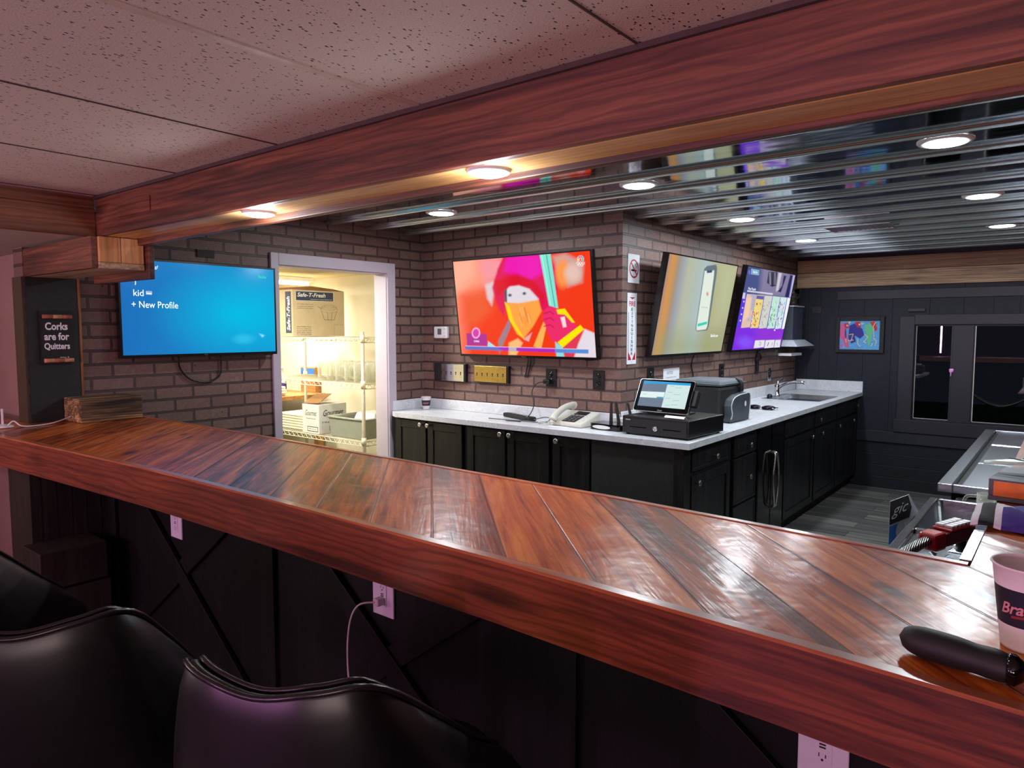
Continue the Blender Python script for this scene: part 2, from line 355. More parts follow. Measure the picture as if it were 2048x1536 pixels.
class MB:
    def __init__(s): s.v = []; s.f = []; s.mi = []; s.sm = []; s.mats = []; s.bev = 0; s.sub = 0
    def m(s, mat):
        mat = M[mat] if isinstance(mat, str) else mat
        if mat not in s.mats: s.mats.append(mat)
        return s.mats.index(mat)
    def add(s, vs, fs, mat, smooth=False, T=None):
        b = len(s.v); k = s.m(mat)
        s.v += [(T @ Vector(v)) if T is not None else Vector(v) for v in vs]
        for f in fs: s.f.append(tuple(b+i for i in f)); s.mi.append(k); s.sm.append(smooth)
        return s
    def box(s, lo, hi, mat, T=None):
        x0, y0, z0 = lo; x1, y1, z1 = hi
        vs = [(x0,y0,z0),(x1,y0,z0),(x1,y1,z0),(x0,y1,z0),(x0,y0,z1),(x1,y0,z1),(x1,y1,z1),(x0,y1,z1)]
        return s.add(vs, [(0,3,2,1),(4,5,6,7),(0,1,5,4),(1,2,6,5),(2,3,7,6),(3,0,4,7)], mat, False, T)
    def hexa(s, bot, top, mat, T=None):
        return s.add(list(bot)+list(top), [(3,2,1,0),(4,5,6,7),(0,1,5,4),(1,2,6,5),(2,3,7,6),(3,0,4,7)], mat, False, T)
    def quad(s, pts, mat, T=None): return s.add(pts, [tuple(range(len(pts)))], mat, False, T)
    def prism(s, poly, z0, z1, mat, T=None, cap=True, topmat=None):
        n = len(poly)
        vs = [(x, y, z0) for x, y in poly]+[(x, y, z1) for x, y in poly]
        fs = [(i, (i+1) % n, n+(i+1) % n, n+i) for i in range(n)]
        s.add(vs, fs, mat, False, T)
        if cap:
            s.add([(x, y, z0) for x, y in poly], [tuple(range(n-1, -1, -1))], mat, False, T)
            s.add([(x, y, z1) for x, y in poly], [tuple(range(n))], topmat or mat, False, T)
        return s
    def lathe(s, prof, mat, c=(0,0,0), n=28, T=None, smooth=True, cap=True, a0=0, a1=2*PI, mats=None):
        full = abs(a1-a0-2*PI) < 1e-6; k = n if full else n+1
        vs = []
        for r, z in prof:
            for i in range(k):
                a = a0+(a1-a0)*i/n; vs.append((c[0]+r*math.cos(a), c[1]+r*math.sin(a), c[2]+z))
        for j in range(len(prof)-1):
            fs = []
            for i in range(n):
                i2 = (i+1) % k
                fs.append((j*k+i, j*k+i2, (j+1)*k+i2, (j+1)*k+i))
            if j == 0: base = len(s.v); s.add(vs, [], mat, smooth, T)
            kk = s.m(mats[j] if mats else mat)
            for f in fs: s.f.append(tuple(base+i for i in f)); s.mi.append(kk); s.sm.append(smooth)
        if cap and full:
            if prof[0][0] > 1e-4: s.f.append(tuple(base+i for i in range(k-1, -1, -1))); s.mi.append(s.m(mat)); s.sm.append(False)
            if prof[-1][0] > 1e-4: s.f.append(tuple(base+(len(prof)-1)*k+i for i in range(k))); s.mi.append(s.m(mat)); s.sm.append(False)
        return s
    def cyl(s, p0, p1, r0, mat, r1=None, n=20, smooth=True):
        p0 = Vector(p0); p1 = Vector(p1); d = p1-p0; r1 = r0 if r1 is None else r1
        q = d.to_track_quat('Z', 'Y').to_matrix().to_4x4(); q.translation = p0
        return s.lathe([(r0, 0), (r1, d.length)], mat, n=n, T=q, smooth=smooth)
    def tube(s, pts, r, mat, n=8, res=6, smooth=True, closed=False):
        P = [Vector(p) for p in pts]
        if res > 1 and len(P) > 2:
            Q = []
            m = len(P)
            for i in range(m-(0 if closed else 1)):
                if closed: p0, p1, p2, p3 = P[i-1], P[i], P[(i+1) % m], P[(i+2) % m]
                else: p0, p1, p2, p3 = P[max(i-1, 0)], P[i], P[i+1], P[min(i+2, m-1)]
                for k in range(res):
                    t = k/res
                    Q.append(.5*((2*p1)+(p2-p0)*t+(2*p0-5*p1+4*p2-p3)*t*t+(3*p1-p0-3*p2+p3)*t**3))
            if not closed: Q.append(P[-1])
            P = Q
        vs = []; up = Vector((0, 0, 1)); m = len(P)
        prev = None
        for i, p in enumerate(P):
            if closed: d = P[(i+1) % m]-P[i-1]
            else: d = P[min(i+1, m-1)]-P[max(i-1, 0)]
            d.normalize()
            if prev is None: x = d.orthogonal().normalized()
            else: x = (prev-d*prev.dot(d)).normalized()
            prev = x; y = d.cross(x)
            rr = r(i/(m-1)) if callable(r) else r
            for k in range(n):
                a = 2*PI*k/n; vs.append(p+x*rr*math.cos(a)+y*rr*math.sin(a))
        fs = []
        for i in range(m if closed else m-1):
            j = (i+1) % m
            for k in range(n): fs.append((i*n+k, i*n+(k+1) % n, j*n+(k+1) % n, j*n+k))
        if not closed: fs += [tuple(range(n-1, -1, -1)), tuple((m-1)*n+k for k in range(n))]
        return s.add(vs, fs, mat, smooth)
    def text(s, st, T, size, mat, width=None, shear=0, lift=.0004, bold=0):
        """size = letter height; T a plane frame; centred on its origin"""
        vs, fs, w, h = text_geo(st, shear, bold)
        ky = size/h if h else 1; kx = (width/w) if width else ky
        return s.add([(v.x*kx, v.y*ky, lift) for v in vs], fs, mat, False, T)
    def disc(s, T, rx, ry, mat, n=24, lift=0):
        return s.add([(rx*math.cos(2*PI*i/n), ry*math.sin(2*PI*i/n), lift) for i in range(n)], [tuple(range(n))], mat, False, T)
    def ring(s, T, r0, r1, mat, n=28, lift=0, e=1):
        vs = []
        for i in range(n):
            a = 2*PI*i/n; vs += [(r0*math.cos(a), e*r0*math.sin(a), lift), (r1*math.cos(a), e*r1*math.sin(a), lift)]
        return s.add(vs, [(2*i, 2*i+1, (2*i+3) % (2*n), (2*i+2) % (2*n)) for i in range(n)], mat, False, T)
    def rect(s, T, x0, y0, x1, y1, mat, lift=.0003):
        return s.add([(x0, y0, lift), (x1, y0, lift), (x1, y1, lift), (x0, y1, lift)], [(0, 1, 2, 3)], mat, False, T)
    def build(s, name, parent=None, root=None, local=False, bevel=0, sub=0, label=None):
        me = bpy.data.meshes.new(name)
        off = Vector((0, 0, 0))
        top = parent is None
        if not local:
            if parent is not None:
                r = parent
                while r.parent is not None: r = r.parent
                off = r.location.copy()
            elif root is not None: off = Vector(root)
        me.from_pydata([tuple(v-off) for v in s.v], [], s.f)
        for mt in s.mats: me.materials.append(mt)
        me.polygons.foreach_set('material_index', s.mi)
        me.polygons.foreach_set('use_smooth', s.sm)
        me.update()
        o = bpy.data.objects.new(name, me); COL.objects.link(o)
        if parent is not None: o.parent = parent
        else: o.location = off
        if bevel:
            md = o.modifiers.new('bevel', 'BEVEL'); md.width = bevel; md.segments = 2; md.limit_method = 'ANGLE'; md.angle_limit = .7
        if sub:
            md = o.modifiers.new('sub', 'SUBSURF'); md.levels = sub; md.render_levels = sub
        if label: o['label'] = label
        return o

def tag(o, label, cat, group=None):
    o['label'] = label; o['category'] = cat
    if group: o['group'] = group
    return o
def thing(name, label, cat, loc=(0, 0, 0), group=None, rz=0):
    o = bpy.data.objects.new(name, None); COL.objects.link(o); o.location = loc; o.rotation_euler = (0, 0, rz)
    o.empty_display_size = .05
    return tag(o, label, cat, group)
def struct(o): o['kind'] = 'structure'; return o
def dup(root, loc=None, rz=None, label=None):
    r = root.copy(); COL.objects.link(r)
    if loc is not None: r.location = loc
    if rz is not None: r.rotation_euler = (0, 0, rz)
    if label: r['label'] = label
    def rec(a, b):
        for ch in list(a.children):
            if ch == b: continue
            c = ch.copy(); COL.objects.link(c); c.parent = b; rec(ch, c)
    rec(root, r); return r

# ------------------------------------------------------------------ room shell
CEIL = 2.13; TILE = 1.973; XC = -3.79; YA = 3.72; XB = -2.12; YD = 7.10
BARZ = 1.013; CT = .868
m = MB(); m.box((-7, -3.2, -.1), (2.8, 7.3, 0), 'floor'); struct(m.build('floor'))
# back brick wall
m = MB(); m.box((XC-.12, YA, 0), (XB-.1, YA+.1, CEIL+.05), 'brick_xz'); m.box((XB-.1, YA, 0), (XB-.0005, YA+.1, CEIL+.05), 'brick_xz'); struct(m.build('wall_back'))
m = MB(); m.box((XB-.1, YA+.002, 0), (XB, YD+.1, CEIL+.05), 'brick_yz'); struct(m.build('wall_side'))
# wall with the doorway (brick)
D0, D1, DZ = 2.485, 3.36, 1.843
m = MB()
m.box((XC-.12, 1.165, 0), (XC, D0, CEIL+.05), 'brick_yz'); m.box((XC-.12, D1, 0), (XC, YA, CEIL+.05), 'brick_yz')
m.box((XC-.12, D0, DZ), (XC, D1, CEIL+.05), 'brick_yz')
struct(m.build('wall_left'))
# olive end of that wall
# far dark wall with window opening
W0, W1, WZ0, WZ1 = -1.12, -.20, .63, 1.50
m = MB()
m.box((XB, YD, .0), (2.8, YD+.1, .47), 'shiplap')
m.box((XB, YD, .47), (W0, YD+.1, CEIL+.05), 'dark_board'); m.box((W1, YD, .47), (2.8, YD+.1, CEIL+.05), 'dark_board')
m.box((W0, YD, .47), (W1, YD+.1, WZ0), 'dark_board'); m.box((W0, YD, WZ1), (W1, YD+.1, CEIL+.05), 'dark_board')
struct(m.build('wall_far'))
m = MB()
for x in (-2.02, -1.91, -1.75, -1.53, -1.30, -1.01, -.76, -.55, -.37, -.15, .06, .27):
    z0 = 1.575 if x > -1.2 and x < -.12 else .53
    m.box((x-.012, YD-.008, z0), (x+.012, YD, 1.835), 'dark_board')
struct(m.build('trim_1'))
m = MB(); m.box((XB, YD-.02, .425), (2.8, YD, .525), 'dark_trim'); m.box((-1.75, YD-.014, 1.72), (2.8, YD-.0005, 1.80), 'dark_trim'); struct(m.build('trim_2', bevel=.002))
# perimeter walls around the seating side
m = MB(); m.box((-5.3, 1.25, 0), (XC-.12, 1.30, CEIL+.05), 'wall_paint'); m.box((-5.35, -3.2, 0), (-5.25, 1.30, CEIL+.05), 'wall_paint'); struct(m.build('wall_pink'))
m = MB(); m.box((-5.35, -3.2, 0), (2.8, -3.1, CEIL+.05), 'dark_wall'); struct(m.build('wall_front'))
m = MB(); m.box((2.7, -3.2, 0), (2.8, 7.2, CEIL+.05), 'dark_wall'); struct(m.build('wall_right'))
# ceilings
m = MB(); m.box((-3.5, -3.2, TILE), (2.8, 1.36, TILE+.05), 'tile')
for i, x in enumerate((-3.03, -2.39, -1.80, -1.234, -.654, -.07, .51, 1.09)):
    mat = 'tbar' if i in (3, 7) else 'tgap'
    w = .009 if mat == 'tbar' else .0022
    m.box((x-w, -3.2, TILE-.0022), (x+w, 1.2, TILE+.001), mat)
for y in (-2.6, -1.4, -.2): m.box((-3.5, y-.003, TILE-.002), (2.8, y+.003, TILE+.001), 'tgap')
struct(m.build('ceiling'))
m = MB(); m.box((-5.35, -3.2, 1.825), (-3.112, 1.30, 1.86), 'soffit_paint'); struct(m.build('ceiling_soffit'))
# ribbed metal ceiling, ribs along X
m = MB(); prof = []
y = 1.36; k = 0
pts = [(1.36, CEIL)]
yr = 2.86-4*.33; ribs = []
while yr < YD:
    ribs.append(yr)
    pts += [(yr-.021*math.cos(PI*i/8), CEIL-.020*math.sin(PI*i/8)) for i in range(9)]
    yr += .33
pts = [p for p in pts if p[0] < YD+.05]
n = len(pts)
vs = [(-3.9, a, b) for a, b in pts]+[(2.75, a, b) for a, b in pts]+[(-3.9, a, CEIL+.03) for a, b in pts]+[(2.75, a, CEIL+.03) for a, b in pts]
fs = [(i, i+1, n+i+1, n+i) for i in range(n-1)]+[(2*n+i, 3*n+i, 3*n+i+1, 2*n+i+1) for i in range(n-1)]
m.add(vs, fs, 'galv', True)
for i in range(n-1):
    if pts[i+1][0]-pts[i][0] < .05: m.mi[i] = m.m('galv_rib')
    else: m.sm[i] = False
struct(m.build('ceiling_metal'))

# door casing (white)
m = MB()
m.box((XC-.12, D0-.001, 0), (XC+.004, D0+.012, DZ), 'white_trim'); m.box((XC-.12, D1-.012, 0), (XC+.004, D1+.001, DZ), 'white_trim'); m.box((XC-.12, D0, DZ-.012), (XC+.004, D1, DZ), 'white_trim')
m.box((XC, 2.437, 0), (XC+.018, D0+.006, DZ+.065), 'white_trim'); m.box((XC, D1-.006, 0), (XC+.018, 3.424, DZ+.065), 'white_trim'); m.box((XC, D0+.006, DZ-.006), (XC+.018, D1-.006, DZ+.065), 'white_trim')
struct(m.build('door_1', bevel=.003))

# storage room behind the doorway
m = MB(); m.box((-6.9, 4.2, 0), (XC-.12, 4.3, 2.1), 'store_wall'); struct(m.build('wall_store_right'))
m = MB(); m.box((-6.9, 1.4, 0), (-6.8, 4.3, 2.1), 'store_wall'); struct(m.build('wall_store_back'))
m = MB(); m.box((-6.9, 1.36, 0), (XC-.12, 1.42, 2.1), 'store_wall'); struct(m.build('wall_store_left'))
m = MB(); m.box((XC-.124, 1.42, 0), (XC-.1205, D0, 2.0), 'store_wall'); m.box((XC-.124, D1, 0), (XC-.1205, 4.2, 2.0), 'store_wall'); m.box((XC-.124, D0, DZ), (XC-.1205, D1, 2.0), 'store_wall'); struct(m.build('wall_store_near'))
m = MB(); m.box((-6.9, 1.4, 1.935), (XC-.125, 4.3, 1.98), 'store_ceiling'); m.box((-4.95, 1.42, 1.930), (-4.935, 4.2, 1.9352), 'carton_tan'); m.box((-6.8, 3.35, 1.931), (XC-.125, 3.362, 1.9352), 'carton_tan'); struct(m.build('ceiling_store'))

# window
t = bpy.data.objects.new('window_1', None); COL.objects.link(t); t.location = (-.66, YD, WZ0); struct(t)
m = MB()
m.box((W0-.10, YD-.022, WZ0-.09), (W0+.015, YD-.0008, WZ1+.06), 'dark_trim'); m.box((W1-.015, YD-.022, WZ0-.09), (W1+.10, YD-.0008, WZ1+.06), 'dark_trim')
m.box((W0+.015, YD-.022, WZ1-.01), (W1-.015, YD-.0008, WZ1+.075), 'dark_trim'); m.box((W0-.12, YD-.035, WZ0-.10), (W1+.12, YD-.0008, WZ0+.015), 'dark_trim')
m.box((-.815, YD+.005, WZ0+.015), (-.665, YD+.05, WZ1-.01), 'dark_trim')
m.build('window_frame', t, bevel=.002)
m = MB()
for (x0, x1) in ((W0+.015, -.815), (-.665, W1-.015)):
    for a, b, c, d in ((x0, x0+.012, WZ0+.015, WZ1-.01), (x1-.012, x1, WZ0+.015, WZ1-.01), (x0+.012, x1-.012, WZ0+.015, WZ0+.03), (x0+.012, x1-.012, WZ1-.025, WZ1-.01)):
        m.box((a, YD+.012, c), (b, YD+.04, d), 'dark_trim')
m.box((-.655, YD+.008, WZ0+.03), (-.649, YD+.0115, WZ1-.025), 'ivory'); m.box((-1.092, YD+.008, WZ0+.03), (-1.089, YD+.0115, WZ1-.025), 'ivory')
m.box((-.655, YD+.008, WZ0+.030), (-.215, YD+.0115, WZ0+.034), 'ivory'); m.box((-1.092, YD+.008, WZ0+.030), (-.827, YD+.0115, WZ0+.034), 'ivory')
m.build('sash', t)
for x0, x1 in ((W0+.027, -.827), (-.653, W1-.027)):
    m = MB(); m.box((x0, YD+.022, WZ0+.03), (x1, YD+.026, WZ1-.025), 'pane'); m.build('pane', t)
m = MB(); m.box((-.832, YD-.002, 1.08), (-.80, YD+.006, 1.11), 'chrome'); m.box((-.822, YD-.012, 1.04), (-.812, YD-.001, 1.10), 'chrome'); m.build('latch', t)
# outside at night
m = MB(); m.box((-6, YD+.3, -.1), (6, 16, .02), 'grass'); struct(m.build('ground_outside'))
m = MB(); P = []
for i in range(13):
    u = i/12; P.append((-.98+.72*u, 9.6, .78-.22*math.sin(PI*u)))
vs = []
for i, p in enumerate(P):
    w = .02+.10*math.sin(PI*i/12); vs += [(p[0], p[1]-w, p[2]+w*.25), (p[0], p[1], p[2]), (p[0], p[1]+w, p[2]+w*.25), (p[0], p[1]+w, p[2]+w*.25+.012), (p[0], p[1], p[2]+.012), (p[0], p[1]-w, p[2]+w*.25+.012)]
m.add(vs, [(6*i+k, 6*i+(k+1) % 6, 6*i+6+(k+1) % 6, 6*i+6+k) for i in range(12) for k in range(6)], 'hammock', True)
m.tube([P[0], (-1.02, 9.6, .86)], .006, 'hammock'); m.tube([P[-1], (-.20, 9.6, .82)], .006, 'hammock'); m.cyl((-1.02, 9.6, .021), (-1.02, 9.6, .9), .02, 'ink'); m.cyl((-.20, 9.6, .021), (-.20, 9.6, .9), .02, 'ink')
tag(m.build('hammock', root=(-.6, 9.6, .02)), 'white canvas hammock hanging in the dark outside the window', 'hammock')

# ------------------------------------------------------------------ timber beams
t = thing('ceiling_beam', 'long reddish stained wooden beam above the bar between the two ceilings', 'beam', (-1.0, 1.27, 1.817))
m = MB(); m.box((-3.07, 1.203, 1.817), (2.69, 1.225, TILE), 'beam_x'); m.build('face_board', t, bevel=.004)
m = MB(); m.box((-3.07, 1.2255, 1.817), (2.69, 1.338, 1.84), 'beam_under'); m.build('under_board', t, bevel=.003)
m = MB(); m.hexa([(-3.07, 1.3385, 1.790), (.3, 1.3385, 1.811), (.3, 1.366, 1.811), (-3.07, 1.366, 1.790)], [(-3.07, 1.3385, CEIL+.03), (.3, 1.3385, CEIL+.03), (.3, 1.366, CEIL+.03), (-3.07, 1.366, CEIL+.03)], 'beam_x'); m.box((.3, 1.3385, 1.811), (2.69, 1.366, CEIL+.03), 'beam_x'); m.build('back_board', t, bevel=.003)
m = MB(); m.box((-3.065, 1.192, TILE-.012), (2.69, 1.2025, TILE-.001), 'dark_wall'); m.build('edge_moulding', t)
m = MB(); m.box((-2.86, 1.199, 1.872), (-2.60, 1.2028, 1.925), 'beam_x'); m.build('patch', t)
t = thing('cross_beam', 'short stained wooden beam running towards the viewer along the left ceiling edge', 'beam', (-3.1, -.8, 1.817))
m = MB(); m.box((-3.11, -3.1, 1.817), (-3.07, 1.2025, 1.925), 'beam_y'); m.build('lower_board', t, bevel=.003)
m = MB(); m.box((-3.115, -3.1, 1.926), (-3.078, 1.2025, TILE+.02), 'beam_y'); m.build('upper_board', t, bevel=.003)
t = thing('bracket_box', 'boxed wooden bracket under the left end of the long ceiling beam', 'bracket', (-3.4, 1.28, 1.69))
m = MB(); m.box((XC+.002, 1.167, 1.69), (-3.035, 1.19, 1.815), 'beam_x'); m.build('front_board', t, bevel=.002)
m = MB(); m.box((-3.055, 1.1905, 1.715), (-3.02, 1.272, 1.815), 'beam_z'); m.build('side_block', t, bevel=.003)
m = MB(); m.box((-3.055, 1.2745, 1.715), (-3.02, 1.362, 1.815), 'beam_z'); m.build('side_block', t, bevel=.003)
m = MB(); m.box((XC+.002, 1.1905, 1.69), (-3.022, 1.3640, 1.7145), 'pine_x'); m.build('bottom_board', t, bevel=.002)
m = MB(); m.box((XC+.25, 1.367, 1.655), (-2.99, 1.39, 1.79), 'beam_x'); m.build('rear_board', t, bevel=.002)

t = thing('plank_lintel', 'pair of pale wooden planks across the top of the far dark wall', 'planks', (0, YD-.02, 1.835))
m = MB(); m.box((XB+.005, YD-.032, 1.838), (2.69, YD-.0005, 1.975), 'pine_x'); m.build('plank', t, bevel=.003)
m = MB(); m.box((XB+.005, YD-.03, 1.978), (2.69, YD-.0005, CEIL-.034), 'plank_brown'); m.build('plank', t, bevel=.003)

# black panel and strip on the left wall
m = MB(); m.box((XC, 1.168, BARZ), (XC+.008, 1.388, 1.69), 'black_plaster'); m.box((XC-.118, 1.155, 0), (XC+.001, 1.1655, 1.69), 'olive_edge')
struct(m.build('trim_3'))
m = MB(); m.cyl((XC+.008, 1.391, BARZ+.09), (XC+.008, 1.391, 1.69), .006, 'bamboo', n=8); tag(m.build('corner_strip', root=(XC, 1.391, 1.1)), 'thin vertical wooden strip where the black panel meets the brick', 'wood strip')

# cork sign
t = thing('cork_sign', 'small black sign with corks lettered Corks are for Quitters on the black panel', 'sign', (XC+.009, 1.29, 1.28))
T = basis((XC+.021, 1.283, 1.415), (0, 1, 0), (0, 0, 1))
m = MB(); m.box((XC+.0085, 1.218, 1.285), (XC+.021, 1.352, 1.535), 'ink')
for st, dy, w in (('Corks', .048, .095), ('are for', .0, .105), ('Quitters', -.048, .108)):
    m.text(st, T @ Matrix.Translation((0, dy, 0)), .036, 'white_ink', width=w, bold=.03)
m.text('amy k', T @ Matrix.Translation((.03, -.1, 0)), .010, 'white_ink', width=.04)
m.build('board', t)
for z, cols in ((1.508, ('cork_red', 'cork', 'cork_red')), (1.302, ('cork', 'cork_red', 'cork'))):
    for i in range(3):
        m = MB(); y0 = 1.225+i*.041; m.cyl((XC+.030, y0, z), (XC+.030, y0+.040, z), .0095, cols[i], n=14); m.build('cork', t)

# timber block on the bar
t = thing('timber_block', 'chunky rough sawn timber block on the left end of the bar', 'block', (-3.68, 1.45, BARZ))
m = MB(); m.box((-3.775, 1.30, BARZ), (-3.575, 1.578, BARZ+.112), 'rough_timber'); m.build('timber', t, bevel=.006)
# ------------------------------------------------------------------ the bar
t = thing('bar_counter', 'long L-shaped bar with glossy diagonal plank top and black base', 'bar', (-1.5, 1.3, 0))
front = [(-4.6, .93), (-3.45, .955), (-2.85, .99), (-2.28, 1.02), (-1.6, 1.03), (-.85, 1.028), (-.3, 1.008), (.0, .99), (.95, .95)]
back = [(-3.778, 1.585), (-3.1, 1.60), (-1.75, 1.59), (-.95, 1.575), (-.135, 1.525)]
poly = front+[(.95, 7.05), (-.131, 7.05), (-.131, 1.525)]+back[::-1][1:]+[(-3.778, 1.152), (-4.6, 1.152)]
m = MB(); m.prism(poly, BARZ-.03, BARZ-.0004, 'apron', topmat='bartop'); m.build('bar_top', t)
def ribbon(pl, off0, off1, z0, z1, mat):
    mm = MB()
    for (a, b) in zip(pl[:-1], pl[1:]):
        mm.hexa([(a[0], a[1]+off0, z0), (b[0], b[1]+off0, z0), (b[0], b[1]+off1, z0), (a[0], a[1]+off1, z0)], [(a[0], a[1]+off0, z1), (b[0], b[1]+off0, z1), (b[0], b[1]+off1, z1), (a[0], a[1]+off1, z1)], mat)
    return mm
ribbon(front, -.020, -.0005, BARZ-.124, BARZ-.004, 'apron').build('apron', t, label='reddish stained front board')
ribbon(front, -.021, .0, BARZ-.004, BARZ+.002, 'strip').build('edge_strip', t)
ribbon(back, .0005, .018, BARZ-.06, BARZ+.002, 'strip').build('edge_strip', t)
m = MB(); m.box((-.150, 1.55, BARZ-.03), (-.1315, 1.80, BARZ+.004), 'steel'); m.build('metal_edge', t, label='thin metal edging at the inner corner')
m = MB(); m.box((-3.50, 1.382, 0), (.93, 1.50, BARZ-.031), 'bar_panel'); m.build('base_panel', t)
m = MB(); m.box((-.10, 1.52, 0), (.80, 7.0, BARZ-.031), 'bar_panel'); m.build('base_panel', t)
m = MB(); m.box((XC+.01, 1.062, 0), (-3.51, 1.381, BARZ-.031), 'olive_panel')
for y in (1.10, 1.16, 1.22, 1.28, 1.34): m.box((-3.5105, y-.003, 0.02), (-3.5085, y+.003, BARZ-.04), 'ink')
m.build('end_panel', t, label='dark olive planked end panel')
for x in (-3.46, -2.19, -.93, .33):
    m = MB(); m.box((x-.04, 1.364, 0), (x+.04, 1.3815, BARZ-.031), 'bar_panel'); m.build('batten', t, bevel=.002)
xs = (-3.46, -2.19, -.93, .33)
for i in range(3):
    a, b = xs[i]+.04, xs[i+1]-.04; z0, z1 = .02, .90
    for (p, q, o_) in (((a, z0), (b, z1), 0), ((a, z1), (b, z0), .008)):
        d = Vector((q[0]-p[0], 0, q[1]-p[1])); L = d.length; ux = d.normalized(); uz = Vector((-ux.z, 0, ux.x))
        T = Matrix((ux, Vector((0, 1, 0)), uz)).transposed().to_4x4(); T.translation = Vector((p[0], 1.366-o_, p[1]))
        m = MB(); m.box((.0, .0, -.035), (L, .0155, .035), 'bar_panel', T); m.build('brace', t, bevel=.002)
# plinth boards at the lower left
m = MB()
for i in range(3): m.box((-3.505, 1.02, .02+i*.17), (-3.30, 1.30-.01*i, .02+i*.17+.16), 'olive_panel')
tag(m.build('plinth_box', root=(-3.4, 1.15, .02), bevel=.004), 'dark boarded box standing against the left end of the bar base', 'box')

def outlet(x, z, label, plug=False):
    t = thing('wall_outlet', label, 'outlet', (x, 1.3815, z), 'white outlets on the bar front')
    T = basis((x, 1.3745, z), (1, 0, 0), (0, 0, 1))
    m = MB(); m.box((x-.046, 1.3745, z-.065), (x+.046, 1.3815, z+.065), 'outlet_white'); m.build('cover_plate', t, bevel=.0025)
    m = MB(); m.box((x-.017, 1.372, z-.034), (x+.017, 1.3744, z+.034), 'outlet_white')
    F = basis((x, 1.372, z), (1, 0, 0), (0, 0, 1))
    for dz in (.024, -.019):
        m.rect(F, -.007, dz-.003, -.005, dz+.005, 'ink'); m.rect(F, .005, dz-.003, .007, dz+.004, 'ink'); m.disc(F @ Matrix.Translation((0, dz-.008, 0)), .0025, .0025, 'ink', 10, .0003)
    m.rect(F, -.006, .002, .006, .0055, 'ink'); m.rect(F, -.006, -.004, .006, -.0005, 'ink')
    m.build('receptacle', t); return t
outlet(-2.86, .655, 'white outlet under the left third of the bar, nothing plugged in')
outlet(-1.587, .655, 'white outlet under the middle of the bar with a plug and cord in it')
outlet(-.337, .66, 'white outlet at the bottom right below the bar, largest of the three')
t = thing('charging_cord', 'white cord plugged into the middle outlet of the bar and hanging down', 'cord', (-1.6, 1.36, .4))
m = MB(); m.box((-1.60, 1.345, .628), (-1.575, 1.3715, .650), 'cable_white'); m.build('plug', t, bevel=.004)
m = MB(); m.tube([(-1.588, 1.35, .64), (-1.625, 1.31, .632), (-1.655, 1.30, .56), (-1.662, 1.30, .42), (-1.63, 1.30, .25), (-1.62, 1.31, .1), (-1.5, 1.28, .006)], .0028, 'cable_white'); m.build('cable', t)

# charger and cable at the far left end of the bar
t = thing('phone_charger', 'small white round charging stand at the far left end of the bar', 'charger', (-3.70, 1.03, BARZ+.002))
m = MB(); m.lathe([(.04, 0), (.042, .004), (.03, .01), (.012, .014), (0, .015)], 'white_plastic', (-3.70, 1.03, BARZ+.002)); m.build('base', t)
m = MB(); m.box((-3.708, 1.026, BARZ+.01), (-3.70, 1.034, BARZ+.085), 'white_plastic'); m.build('stem', t, bevel=.002)
m = MB(); m.tube([(-3.675, 1.04, BARZ+.01), (-3.66, 1.06, BARZ+.03), (-3.64, 1.09, BARZ+.006), (-3.66, 1.2, BARZ+.005), (-3.70, 1.29, BARZ+.02), (-3.70, 1.30, BARZ+.025)], .003, 'white_plastic'); m.build('cable', t)
t = thing('power_adapter', 'black outlet plate on the pink wall above the left end of the bar', 'outlet', (-3.97, 1.249, 1.07))
m = MB(); m.box((-4.01, 1.242, 1.03), (-3.93, 1.2495, 1.11), 'black_plastic'); m.build('cover_plate', t, bevel=.002)

